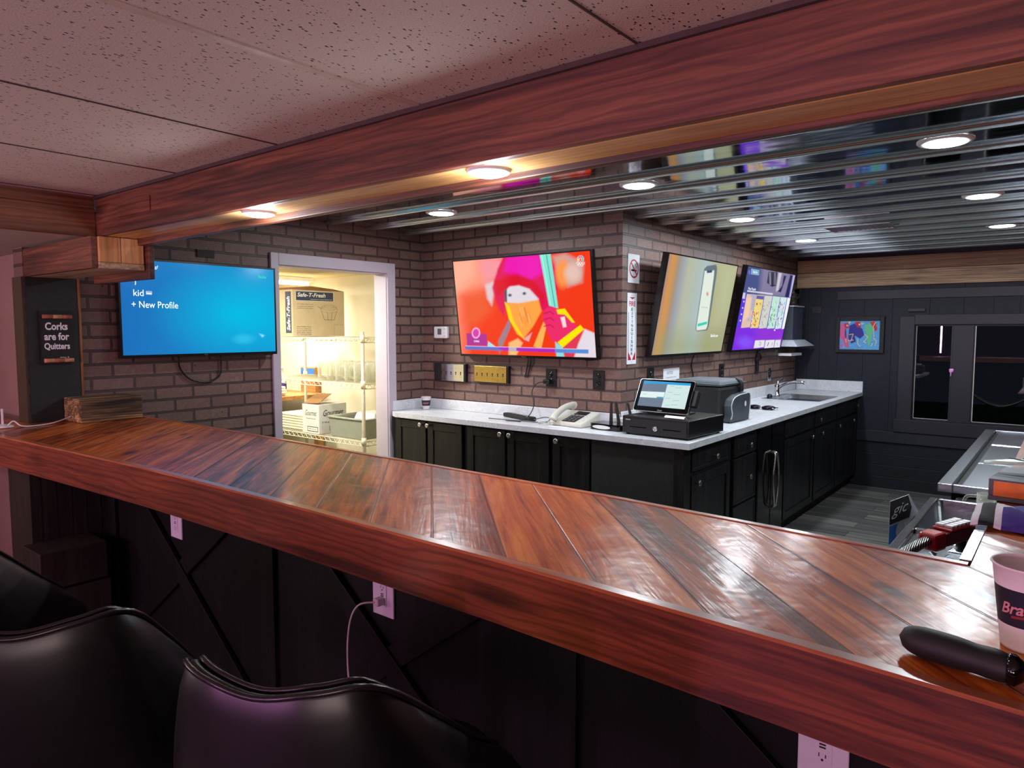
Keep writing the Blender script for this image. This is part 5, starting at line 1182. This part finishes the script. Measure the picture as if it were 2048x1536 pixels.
m = MB(); m.box((x0, y0, Z-.035), (x0+.055, y1, Z), 'steel_wavy'); m.box((x0+.055, y0, Z-.035), (-.103, y0+.03, Z), 'steel_wavy'); m.box((x0+.055, y1-.03, Z-.035), (-.103, y1, Z), 'steel_wavy'); m.box((x0+.0555, y0+.031, Z-.036), (-.103, y1-.031, Z-.020), 'ink'); m.build('rim', t, bevel=.004)
for a, b in ((3.48, 4.08), (4.12, 4.78), (4.82, 5.46)):
    m = MB(); m.box((x0+.08, a, Z-.0195), (-.104, b, Z-.006), 'steel_wavy'); m.build('lid', t, bevel=.006)
m = MB(); m.box((x0+.065, y0-.004, .45), (-.105, y0+.0195, Z-.05), 'steel'); m.build('end_panel', t, bevel=.012, label='pale steel end panel')
# soda gun with braided hose
t = thing('soda_gun', 'red soda gun with white buttons resting over the under-bar sink', 'soda gun', (-.25, 2.4, .79))
T = basis((-.272, 2.27, .865), (.36, .93, .02), (-.93, .36, .0))
m = MB(); m.box((-.005, -.026, -.02), (.145, .026, .018), 'red_deep', T); m.box((.015, -.028, .0185), (.13, .028, .026), 'red_plastic', T); m.build('body', t, bevel=.005)
m = MB(); m.hexa([(-.06, -.028, -.026), (-.006, -.028, -.026), (-.006, .028, -.026), (-.06, .028, -.026)], [(-.06, -.024, .022), (-.006, -.028, .024), (-.006, .028, .024), (-.06, .024, .022)], 'red_plastic', T); m.build('collar', t, bevel=.008)
for i in range(5):
    for j in range(2):
        m = MB(); m.box((.024+i*.021, -.024+j*.026, .0262), (.041+i*.021, -.002+j*.026, .034), 'white_plastic', T); m.build('button', t, bevel=.002)
m = MB(); m.cyl(T @ Vector((.118, 0, -.02)), T @ Vector((.12, 0, -.06)), .014, 'black_plastic'); m.build('nozzle', t)
def braid():
    a = N('braided_steel'); o = a.obj(); w = a.n('ShaderNodeTexWave', i_Scale=70.0, i_Distortion=1.0); a.l(o, w.inputs['Vector'])
    return a.bsdf(a.ramp(w.outputs['Fac'], [(.3, lin((50, 50, 52))), (.6, lin((200, 196, 190)))]), .3, .9, bump=w.outputs['Fac'], bstr=.6, bdist=.004)
M['braid'] = braid()
m = MB(); m.tube([T @ Vector((-.058, 0, 0)), T @ Vector((-.11, .0, -.006)), (-.335, 2.10, .845), (-.35, 2.0, .82), (-.34, 1.88, .76), (-.28, 1.80, .70)], .0145, 'braid', n=14, res=8); m.build('hose', t)
# beer coaster card tucked at the sink edge
t = thing('advert_card', 'black and blue printed card with white script standing beside the under-bar sink', 'card', (-.55, 3.1, .58))
F = basis((-.50, 2.86, .655), (.20, .98, 0), (0, 0, 1))
m = MB(); m.prism([(0, .0), (.09, 0), (.30, .05), (.26, .09), (.17, .165), (0, .165)], -.001, 0, 'white_paper', F); m.prism([(.0, .075), (.18, .075), (.20, .11), (.16, .163), (.0, .163)], .0002, .0006, 'ink', F); m.prism([(.0, .002), (.085, .002), (.085, .07), (.0, .07)], .0002, .0006, 'blue_print', F); m.disc(F @ Matrix.Translation((.10, .04, 0)), .04, .034, 'bag_trim', 20, .0009); m.text('gic', F @ Matrix.Translation((.09, .118, 0)), .05, 'white_ink', width=.15, shear=.4, lift=.001)
m.build('card', t)
# mug by the cooler
t = thing('glass_mug', 'clear glass mug between the under-bar sink and the steel cooler', 'mug', (-.245, 3.37, .69))
def mug_prof(r, h): return [(0, .0), (r, .0), (r*1.02, .01), (r, h), (r*.93, h), (r*.90, .02), (0, .018)]
m = MB(); m.lathe(mug_prof(.034, .10), 'mug_glass', (-.245, 3.37, .69), n=24); m.build('mug_body', t)
m = MB(); m.tube([(-.277, 3.355, .78), (-.31, 3.35, .775), (-.32, 3.348, .745), (-.305, 3.351, .715), (-.277, 3.355, .71)], .006, 'mug_glass', n=8); m.build('handle', t)
# things on the bar's return
t = thing('orange_box', 'flat orange box with grey rim lying on the right arm of the bar', 'box', (-.0, 2.3, BARZ))
T = Matrix.Translation((-.155, 2.155, BARZ+.001))@ Matrix.Rotation(math.radians(-6), 4, 'Z')
m = MB(); m.box((.0, .0, .0), (.32, .22, .012), 'grey_card', T); m.box((.0, .004, .012), (.32, .22, .055), 'grey_card', T); m.build('tray', t, bevel=.002)
m = MB(); m.box((.012, -.002, .013), (.32, .0035, .05), 'orange_card', T); m.box((.085, -.0032, .018), (.20, -.0021, .042), 'orange_label', T); m.build('front_label', t)
t = thing('leaf_sheet', 'pale green leaf-shaped sheet with dark lines on top of the orange box', 'sheet', (.0, 2.28, BARZ+.06))
m = MB(); n = 18; vs = []
for i in range(n+1):
    u = i/n; x = -.175+.50*u; w = .055*math.sin(PI*min(1, u*.8+.02))**.8; zz_ = BARZ+.074+.012*math.sin(u*7)
    for k in range(5): s_ = -1+k*.5; vs.append((x, 2.27+.02*u+s_*w, zz_+.01*(1-s_*s_)))
m.add(vs, [(5*i+k, 5*i+5+k, 5*i+6+k, 5*i+1+k) for i in range(n) for k in range(4)], 'leaf_green', True); m.build('sheet', t).modifiers.new('solid', 'SOLIDIFY').thickness = .0015
m = MB()
for k, s0 in enumerate((-.6, -.2, .25, .65)): m.tube([(-.12+.03*k, 2.272+s0*.02, BARZ+.098), (.0, 2.275+s0*.045, BARZ+.088), (.2, 2.285+s0*.05, BARZ+.09)], .0018, 'leaf_line', n=5)
m.build('vein', t)
t = thing('bar_towel', 'crumpled purple towel with white stripe on the right arm of the bar', 'towel', (-.05, 1.95, BARZ))
m = MB(); nx, ny = 26, 16; vs = []
for j in range(ny+1):
    for i in range(nx+1):
        u, v = i/nx, j/ny; x = -.16+.36*u; y = 1.83+.20*v-.03*u
        z = BARZ+.004+.055*math.sin(PI*v)**.8*math.sin(PI*min(1, u*1.1+.12))*(.75+.25*math.sin(u*9+v*4))+.006*math.sin(u*23+v*11)
        z = max(z, BARZ+.004); vs.append((x, y, z))
for j in range(ny):
    for i in range(nx):
        a = j*(nx+1)+i; mt = 'purple'
        if i < 1: mt = 'cloth_white'
        elif i < 3: mt = 'cloth_black'
        elif i < 4 or 5 <= j <= 5: mt = 'cloth_white'
        m.add([], [], mt); m.f.append((a, a+1, a+nx+2, a+nx+1)); m.mi.append(m.m(mt)); m.sm.append(True)
m.v = [Vector(v) for v in vs]; o = m.build('cloth', t); o.modifiers.new('solid', 'SOLIDIFY').thickness = .003; o.modifiers['solid'].offset = 1
m = MB(); m.box((-.135, 2.45, BARZ+.0005), (.30, 4.2, BARZ+.006), 'cover_brown'); tag(m.build('bar_mat', root=(0, 3, BARZ)), 'long brown mat on the far part of the right arm of the bar', 'mat')
# black case on the bar
t = thing('spectacle_case', 'black rounded glasses case lying near the front edge of the bar', 'case', (-.10, 1.07, BARZ))
P = [(-.160, 1.068), (-.120, 1.066), (-.085, 1.064), (-.055, 1.062), (-.035, 1.062)]
m = MB(); n = 24; k = 16; vs = []
for i in range(n+1):
    u = i/n; x = -.168+.138*u; y = 1.062-.026*u; e = max(0, 1-abs(2*u-1)**5)**.5; dip = 1-.10*math.exp(-((u-.66)/.1)**2)
    rw = .0215*e*dip+.0004; rh = .020*e*dip+.0004
    for q_ in range(k): a = 2*PI*q_/k; vs.append((x, y+rw*math.cos(a), BARZ+.020+rh*math.sin(a)))
m.add(vs, [(i*k+q_, i*k+(q_+1) % k, (i+1)*k+(q_+1) % k, (i+1)*k+q_) for i in range(n) for q_ in range(k)], 'matte_black', True)
m.build('shell', t)
m = MB(); T = Matrix.Translation((-.041, 1.0385, BARZ+.020)) @ Matrix.Rotation(PI/2, 4, 'Y'); m.lathe([(.0205, -.004), (.0208, .004), (.013, .013), (0, .0145)], 'gloss_black', T=T @ Matrix.Diagonal((.94, 1, 1, 1)), n=20); m.build('end_cap', t, label='glossy end cap')

# ------------------------------------------------------------------ storage room contents
t = thing('wire_shelf', 'cream wire shelving rack inside the lit storage room', 'shelf', (-4.7, 3.63, 0))
RX0, RX1, RY0, RY1 = -5.50, -4.11, 3.40, 3.88
for (x, y) in ((RX1, RY0), (RX1, RY1), (RX0, RY0), (RX0, RY1)):
    m = MB(); m.cyl((x, y, 0), (x, y, 1.43), .0135, 'wire_post', n=14)
    for z in (.62, 1.045, 1.385): m.cyl((x, y, z-.035), (x, y, z+.02), .018, 'wire', n=14)
    m.build('post', t)
for z in (.61, 1.04, 1.385):
    m = MB()
    for (a, b) in (((RX0, RY0), (RX1, RY0)), ((RX1, RY0), (RX1, RY1)), ((RX1, RY1), (RX0, RY1)), ((RX0, RY1), (RX0, RY0))):
        for dz in (0, -.032): m.tube([(a[0], a[1], z+dz-.004), (b[0], b[1], z+dz-.004)], .0035, 'wire', n=6, res=1)
        L = math.hypot(b[0]-a[0], b[1]-a[1]); nn = int(L/.03); P = []
        for i in range(nn+1): u = i/nn; P.append((a[0]+(b[0]-a[0])*u, a[1]+(b[1]-a[1])*u, z-.004-(.032 if i % 2 else 0)))
        m.tube(P, .0025, 'wire', n=5, res=1)
    nn = 42
    for i in range(nn): x = RX0+(RX1-RX0)*(i+.5)/nn; m.tube([(x, RY0, z-.002), (x, RY1, z-.002)], .0018, 'wire', n=4, res=1)
    m.build('shelf_grid', t)
# big carton
t = thing('carton', 'large tan cardboard carton with navy lettered bands on the top wire shelf', 'box', (-5.2, 3.67, 1.386))
m = MB(); bx0, bx1, by0, by1, bz0, bz1 = -5.36, -5.0, 3.42, 3.94, 1.387, 1.772
m.box((bx0, by0, bz0), (bx1, by1, bz1), 'carton_tan')
F = basis((bx1, by0, bz0), (0, 1, 0), (0, 0, 1)); w = .52; h = .385
m.rect(F, .03, .295, .41, .375, 'white_paper', .0006); m.rect(F, .033, .298, .405, .372, 'navy_print', .001)
m.text('Safe-T-Fresh', F @ Matrix.Translation((.185, .345, 0)), .034, 'white_ink', width=.28, shear=.25, lift=.0014, bold=.02); m.text('featuring our unique SafeSeal lock', F @ Matrix.Translation((.285, .309, 0)), .010, 'white_ink', width=.22, lift=.0014)
for i, st in enumerate(('Our unique Safe-T-Lock', 'Container line, sealed in', 'freshness and safety.')): m.text(st, F @ Matrix.Translation((.12, .267-i*.017, 0)), .011, 'grey_ink', width=.16, lift=.001)
for i, st in enumerate(('Inline Plastics Corp.', '42 Canal St, Shelton, CT', 'Phone: 203 924 5933', '800 826 5567', 'Fax: 203 924 0370')): m.text(st, F @ Matrix.Translation((.105, .082-i*.0165, 0)), .010, 'ink' if i == 0 else 'grey_ink', width=.14, lift=.001)
G = F @ Matrix.Translation((.36, .215, 0))
for (dy, rx, ry) in ((.03, .075, .022), (.012, .088, .026), (.04, .05, .014)):
    m.ring(G @ Matrix.Translation((0, dy, 0)), rx, rx+.002, 'ink', lift=.001, e=ry/rx)
for a, b in (((-.08, .0), (-.05, -.075)), ((.08, .0), (.05, -.075)), ((-.05, -.075), (.05, -.075)), ((-.02, -.01), (-.012, -.078)), ((.03, -.01), (.02, -.078)), ((-.115, .035), (-.075, .02))):
    d = Vector((b[0]-a[0], b[1]-a[1], 0)).normalized()*.0012; p = Vector((-d.y, d.x, 0)); m.add([Vector((*a, .001))-p, Vector((*b, .001))-p, Vector((*b, .001))+p, Vector((*a, .001))+p], [(0, 1, 2, 3)], 'ink', T=G)
for (a, b, c_, d) in ((.41, .0, .4115, .10), (.41, .0985, .51, .10)): m.rect(F, a, b, c_, d, 'grey_ink', .0008)
E_ = basis((bx1, by0, bz0), (1, 0, 0), (0, 0, 1)); m.rect(E_, -.10, .03, -.02, .37, 'navy_print', .001)
m.text('Safe-T-Fresh', E_ @ Matrix.Translation((-.06, .19, 0)) @ Matrix.Rotation(PI/2, 4, 'Z'), .045, 'white_ink', width=.28, shear=.25, lift=.0014, bold=.02)
m.build('box_body', t)
m = MB(); m.hexa([(bx0, by0+.1, bz1+.001), (bx1, by0+.1, bz1+.001), (bx1, by1, bz1+.001), (bx0, by1, bz1+.001)], [(bx0, by0+.12, bz1+.03), (bx1-.02, by0+.2, bz1+.035), (bx1-.02, by1-.1, bz1+.02), (bx0, by1, bz1+.02)], 'carton_dark'); m.build('flap', t)
# mugs on the middle shelf
t0 = thing('beer_mug', 'glass beer mug, first from left in the front row on the wire shelf', 'mug', (-4.72, 3.50, 1.0415), 'beer mugs on the wire shelf')
m = MB(); n = 32; vs = []; prof = [(.0, .0), (.040, .0), (.042, .012), (.041, .13), (.044, .15), (.040, .15), (.036, .03), (0, .028)]
m.lathe(prof, 'mug_glass', n=32)
for i in range(16): a = 2*PI*i/16; m.cyl((.0415*math.cos(a), .0415*math.sin(a), .012), (.0405*math.cos(a), .0405*math.sin(a), .125), .0035, 'mug_glass', n=6)
m.build('mug_body', t0, local=True)
m = MB(); m.tube([(.04, 0, .125), (.075, 0, .12), (.085, 0, .08), (.07, 0, .04), (.041, 0, .03)], .0075, 'mug_glass', n=8); m.build('handle', t0, local=True)
k = 0
for i in range(6):
    for j in range(3):
        if i == 0 and j == 0: continue
        x = -4.72+i*.112; y = 3.50+j*.125; k += 1
        nm = ('front', 'middle', 'rear')[j]; od = ('first', 'second', 'third', 'fourth', 'fifth', 'sixth')[i]
        dup(t0, (x, y, 1.0415), random.choice([2.6, 3.6, -1.0, 2.2]), f'glass beer mug, {od} from left in the {nm} row on the wire shelf')
t0.rotation_euler = (0, 0, 3.0)
# white carton
t = thing('carton', 'white cardboard carton with script lettering and open brown flap on the lower wire shelf', 'box', (-4.8, 3.55, .611))
bx0, bx1, by0, by1, bz0, bz1 = -4.90, -4.68, 3.42, 3.69, .612, .845
m = MB(); m.box((bx0, by0, bz0), (bx1, by1, bz1), 'carton_white')
F = basis((bx1, by0, bz0), (0, 1, 0), (0, 0, 1)); E_ = basis((bx0, by0, bz0), (1, 0, 0), (0, 0, 1))
m.text('Gourmet', F @ Matrix.Translation((.14, .165, 0)), .05, 'ink', width=.2, shear=.4, lift=.001); m.text('FRESH', F @ Matrix.Translation((.10, .09, 0)), .014, 'grey_ink', width=.14, lift=.001); m.rect(F, .10, .02, .16, .06, 'ink', .0006); m.rect(F, .104, .024, .156, .056, 'carton_white', .001)
m.text('Gourmet', E_ @ Matrix.Translation((.115, .165, 0)), .045, 'grey_ink', width=.15, shear=.4, lift=.001); m.text('fresh foods', E_ @ Matrix.Translation((.115, .12, 0)), .012, 'grey_ink', width=.12, lift=.001)
m.rect(E_, .065, .015, .205, .055, 'ink', .0006); m.rect(E_, .070, .020, .20, .050, 'carton_white', .001); m.text('48/6 oz cups', E_ @ Matrix.Translation((.135, .035, 0)), .012, 'grey_ink', width=.10, lift=.0014)
m.build('box_body', t)
m = MB(); T = basis((bx0, by0+.01, bz1+.002), (1, .0, .05), (0, .7, .35)); m.box((0, 0, 0), (.20, .15, .004), 'carton_dark', T); m.build('flap', t, label='raised brown flap')
# bus tub
t = thing('bus_tub', 'grey-green plastic tub on the lower wire shelf', 'tub', (-4.36, 3.62, .611))
m = MB(); a0 = [(-4.545, 3.435), (-4.16, 3.435), (-4.16, 3.83), (-4.545, 3.83)]; a1 = [(-4.565, 3.422), (-4.142, 3.422), (-4.142, 3.85), (-4.565, 3.85)]; z0_, z1_ = .612, .765
vs = [(*p, z0_) for p in a0]+[(*p, z1_) for p in a1]+[(p[0]+(.012 if p[0] < -4.3 else -.012), p[1]+(.012 if p[1] < 3.6 else -.012), z1_) for p in a1]+[(p[0]+(.012 if p[0] < -4.3 else -.012), p[1]+(.012 if p[1] < 3.6 else -.012), z0_+.006) for p in a0]
m.add(vs, [(3, 2, 1, 0)]+[(i, (i+1) % 4, 4+(i+1) % 4, 4+i) for i in range(4)]+[(4+i, 4+(i+1) % 4, 8+(i+1) % 4, 8+i) for i in range(4)]+[(8+i, 8+(i+1) % 4, 12+(i+1) % 4, 12+i) for i in range(4)]+[(12, 13, 14, 15)], 'tub'); m.build('tub_body', t, bevel=.005)
m = MB()
for (p, q_) in zip(a1, a1[1:]+a1[:1]):
    m.cyl((*p, z1_), (*q_, z1_), .009, 'tub', n=8)
m.build('rim', t)
t = thing('foam_container', 'white foam food container sticking out of the grey-green tub', 'container', (-4.3, 3.64, .62))
m = MB(); m.hexa([(-4.42, 3.55, .735), (-4.17, 3.55, .735), (-4.17, 3.76, .735), (-4.42, 3.76, .735)], [(-4.40, 3.57, .80), (-4.19, 3.57, .80), (-4.19, 3.74, .80), (-4.40, 3.74, .80)], 'white_plastic'); m.build('lid', t, bevel=.01)
m = MB(); m.hexa([(-4.40, 3.57, .62), (-4.19, 3.57, .62), (-4.19, 3.74, .62), (-4.40, 3.74, .62)], [(-4.42, 3.55, .734), (-4.17, 3.55, .734), (-4.17, 3.76, .734), (-4.42, 3.76, .734)], 'white_plastic'); m.build('base', t, bevel=.006)
# wooden side table with linens, bottle and picture behind the rack's left side
t = thing('store_table', 'honey-coloured wooden table deeper in the storage room', 'table', (-6.1, 3.4, 0))
m = MB(); m.box((-6.75, 2.6, .80), (-5.56, 4.15, .84), 'table_wood'); m.build('table_top', t, bevel=.004)
for x in (-6.7, -5.62):
    for y in (2.65, 4.1):
        m = MB(); m.box((x-.03, y-.03, 0), (x+.03, y+.03, .7995), 'table_wood'); m.build('leg', t)
def linen(x, y, z, w, d, n, label):
    t = thing('linen_stack', label, 'linens', (x, y, z), 'folded linens')
    for i in range(n):
        m = MB(); j = random.uniform(-.015, .015); m.box((-w/2+j, -d/2, i*.022), (w/2+j, d/2, i*.022+.0205), 'linen'); m.build('folded_cloth', t, local=True, bevel=.008)
linen(-5.88, 3.5, .841, .55, .5, 4, 'crumpled cream cloths on the wooden table in the storage room')
linen(-5.12, 3.62, .612, .34, .30, 6, 'stack of folded cream cloths on the lower wire shelf beside the white carton')
linen(-4.95, 3.62, .001, .40, .36, 14, 'tall stack of cream cloths on the floor beneath the wire shelf')
t = thing('spray_bottle', 'cream plastic bottle with purple label on the storage room table', 'bottle', (-5.98, 3.95, .841))
m = MB(); m.lathe([(.04, 0), (.042, .01), (.042, .12), (.015, .17), (.013, .22), (.02, .225), (.02, .25), (0, .25)], 'ivory', (-5.98, 3.95, .841)); m.build('bottle_body', t)
m = MB(); m.lathe([(.0428, .03), (.0428, .10)], 'purple', (-5.98, 3.95, .841), cap=False); m.build('label_band', t)
m = MB(); m.box((-5.93, 4.13, .842), (-5.70, 4.198, 1.08), 'table_wood'); m.box((-5.92, 4.127, .98), (-5.71, 4.1295, 1.07), 'blue_print'); tag(m.build('picture_board', root=(-5.8, 4.15, .842)), 'small blue and brown picture board leaning on the storage room wall', 'picture')
m = MB(); m.box((-6.799, 2.0, 1.16), (-6.76, 4.19, 1.20), 'table_wood'); tag(m.build('wall_rail', root=(-6.78, 3, 1.16)), 'tan wooden rail along the back wall of the storage room', 'rail')
t = thing('tube_light', 'bright fluorescent tube light on the storage room ceiling', 'ceiling light', (-5.75, 3.4, 1.93))
m = MB(); m.box((-5.82, 2.75, 1.895), (-5.68, 4.12, 1.934), 'white_plastic'); m.build('housing', t, bevel=.004)
for x in (-5.78, -5.72):
    m = MB(); m.cyl((x, 2.78, 1.878), (x, 4.09, 1.878), .0145, 'tube', n=12); m.build('tube', t)

# ------------------------------------------------------------------ bar chairs in the foreground
def make_chair(label):
    t = thing('bar_chair', label, 'chair', (0, 0, 0), 'black leather bar chairs')
    nZ = 10
    def spl(pts, n):
        pts = [Vector(q_) for q_ in pts]; out = []; mm = len(pts)-1
        for i in range(n+1):
            u = i/n*mm; j = min(int(u), mm-1); f = u-j
            p0, p1, p2, p3 = pts[max(j-1, 0)], pts[j], pts[j+1], pts[min(j+2, mm)]
            out.append(.5*((2*p1)+(p2-p0)*f+(2*p0-5*p1+4*p2-p3)*f*f+(3*p1-p0-3*p2+p3)*f**3))
        return out
    half = [(.185, .10, .775), (.178, .0, .845), (.160, -.10, .930), (.128, -.205, 1.018), (.075, -.242, 1.022)]
    rim = spl([(-x, y, z) for x, y, z in half]+[(0, -.252, 1.012)]+half[::-1], 48)
    halfb = [(.222, .16, .665), (.226, .06, .66), (.218, -.05, .66), (.17, -.155, .66), (.09, -.196, .66)]
    low = spl([(-x, y, z) for x, y, z in halfb]+[(0, -.205, .66)]+halfb[::-1], 48)
    nA = 48; vo, vi = [], []; edge = ([], [])
    for i in range(nA+1):
        d = (rim[min(i+1, nA)]-rim[max(i-1, 0)]); nrm = Vector((d.y, -d.x, 0)).normalized()
        for j in range(nZ+1):
            u = j/nZ; q_ = low[i].lerp(rim[i], u)+nrm*(.018*math.sin(PI*u))
            t_ = .013 if j < nZ else .008
            vo.append(q_+nrm*t_); vi.append(q_-nrm*t_)
        edge[0].append(rim[i]+nrm*.010); edge[1].append(rim[i]-nrm*.010)
    b = len(vo); m = MB(); k = nZ+1
    fs = []
    for i in range(nA):
        for j in range(nZ):
            a = i*k+j; fs += [(a, a+k, a+k+1, a+1), (b+a, b+a+1, b+a+k+1, b+a+k)]
        fs += [(i*k+nZ, (i+1)*k+nZ, b+(i+1)*k+nZ, b+i*k+nZ), (i*k, b+i*k, b+(i+1)*k, (i+1)*k)]
    for j in range(nZ): fs += [(j, j+1, b+j+1, b+j), (nA*k+j, b+nA*k+j, b+nA*k+j+1, nA*k+j+1)]
    m.add(vo+vi, fs, 'leather', True); o = m.build('backrest', t, local=True); md = o.modifiers.new('bevel', 'BEVEL'); md.width = .012; md.segments = 3; md.limit_method = 'ANGLE'; md.angle_limit = 1.0
    m = MB()
    for e_ in edge: m.tube(e_, .0042, 'piping', n=6, res=1)
    m.build('piping', t, local=True)
    m = MB(); pts = []
    for i in range(32):
        a = 2*PI*i/32; yy_ = .03+.205*math.copysign(abs(math.sin(a))**.6, math.sin(a)); pts.append((.180*math.copysign(abs(math.cos(a))**.6, math.cos(a)), yy_))
    m.prism(pts, .655, .725, 'leather'); m.build('seat', t, local=True, bevel=.022)
    m = MB(); m.cyl((0, 0, .04), (0, 0, .655), .028, 'chrome'); m.lathe([(.10, .63), (.10, .654)], 'matte_black', n=24); m.build('pedestal', t, local=True)
    m = MB(); m.lathe([(.215, 0), (.215, .01), (.15, .022), (.04, .04), (.03, .06)], 'chrome', n=40); m.build('base', t, local=True)
    m = MB(); m.tube([(.15*math.cos(2*PI*i/20), .02+.15*math.sin(2*PI*i/20), .24) for i in range(20)], .011, 'chrome', n=8, res=1, closed=True); m.tube([(0, .028, .24), (0, .168, .24)], .009, 'chrome', res=1); m.build('footrest', t, local=True)
    return t
ch = make_chair('black leather bar chair in front, its curved back widest in view')
ch.location = (-.848, .682, 0); ch.rotation_euler = (0, 0, math.radians(23.5))
dup(ch, (-1.37, .47, 0), math.radians(55), 'black leather bar chair second from the right, worn at its back corner')
dup(ch, (-2.11, .47, 0), math.radians(46), 'black leather bar chair at the left edge of the picture')

# ------------------------------------------------------------------ lights
def area(name, loc, target, size, energy, color, shape='RECTANGLE', sy=None):
    la = bpy.data.lights.new(name, 'AREA'); la.shape = shape; la.size = size
    if sy: la.size_y = sy
    la.energy = energy; la.color = color
    o = bpy.data.objects.new(name, la); COL.objects.link(o); o.location = loc
    o.rotation_euler = (Vector(target)-Vector(loc)).to_track_quat('-Z', 'Y').to_euler(); return o
area('store_lamp', (-5.75, 3.35, 1.85), (-5.6, 3.35, 0), 1.2, 44, (1.0, .96, .82), sy=.12).rotation_euler = (0, 0, PI/2)
area('store_fill_near', (-4.35, 2.6, 1.90), (-4.5, 2.8, 0), .5, 42, (1.0, .96, .84))  # added fill for the carton fronts, separate from the tube light
# magenta LED strips on the wall behind the viewer
for x, za, zb in ((-2.2, .95, 1.85), (-.72, 1.0, 1.5)):
    t = thing('led_strip', 'magenta LED strip on the wall behind the bar chairs, ' + ('longer one' if x < -1 else 'shorter one'), 'led strip', (x, -3.09, za))
    m = MB(); m.box((x-.012, -3.099, za), (x+.012, -3.085, zb), 'led'); m.build('strip', t)
area('led_glow', (-2.2, -3.07, 1.4), (-2.2, 1, 1.4), .03, 26, (1.0, .36, .88), sy=.9)
area('led_glow_short', (-.72, -3.07, 1.25), (-.72, 1, 1.25), .03, 22, (1.0, .36, .88), sy=.5)
# unseen fill lights added behind the viewer to lift the tile ceiling and beam
area('seating_fill_left', (-3.5, -1.2, 1.2), (-2.9, -.5, 2.0), 1.0, 24, (1.0, .75, .72))
area('seating_fill_right', (.85, -1.4, 1.2), (.5, -.6, 2.0), 1.1, 28, (1.0, .75, .72))
area('seating_fill_high', (-1.2, -2.4, 1.80), (-1.6, 1.2, 1.1), 1.4, 8, (1.0, .60, .80), sy=.25)
area('hall_fill', (-4.6, -.4, 1.78), (-4.3, .8, .8), .5, 6, (1.0, .78, .70))  # added fill that brightens the pink wall, no fixture here
la = bpy.data.lights.new('hammock_fill', 'POINT'); la.energy = 8; la.color = (.9, 1, .9); o = bpy.data.objects.new('hammock_fill', la); COL.objects.link(o); o.location = (.6, 8.2, 2.4)  # added fill so the hammock shows in the dark, no fixture outside
w = bpy.data.worlds.new('night'); sc.world = w; w.use_nodes = True; w.node_tree.nodes['Background'].inputs[0].default_value = (.004, .005, .008, 1); w.node_tree.nodes['Background'].inputs[1].default_value = 1

# ------------------------------------------------------------------ camera
cam = bpy.data.cameras.new('camera'); cam.sensor_width = 36; cam.lens = 1413/2048*36; cam.clip_start = .02
co = bpy.data.objects.new('camera', cam); COL.objects.link(co); co.location = (0, 0, 1.45)
co.rotation_euler = (math.radians(90-4.4514), 0, math.radians(38.4665)); sc.camera = co
vs_ = sc.view_settings; vs_.view_transform = 'Standard'; vs_.look = 'None'; vs_.gamma = 1; vs_.exposure = 0; vs_.use_curve_mapping = False
sc.cycles.use_denoising = True; sc.cycles.max_bounces = 10; sc.cycles.transparent_max_bounces = 40; sc.cycles.sample_clamp_indirect = 6
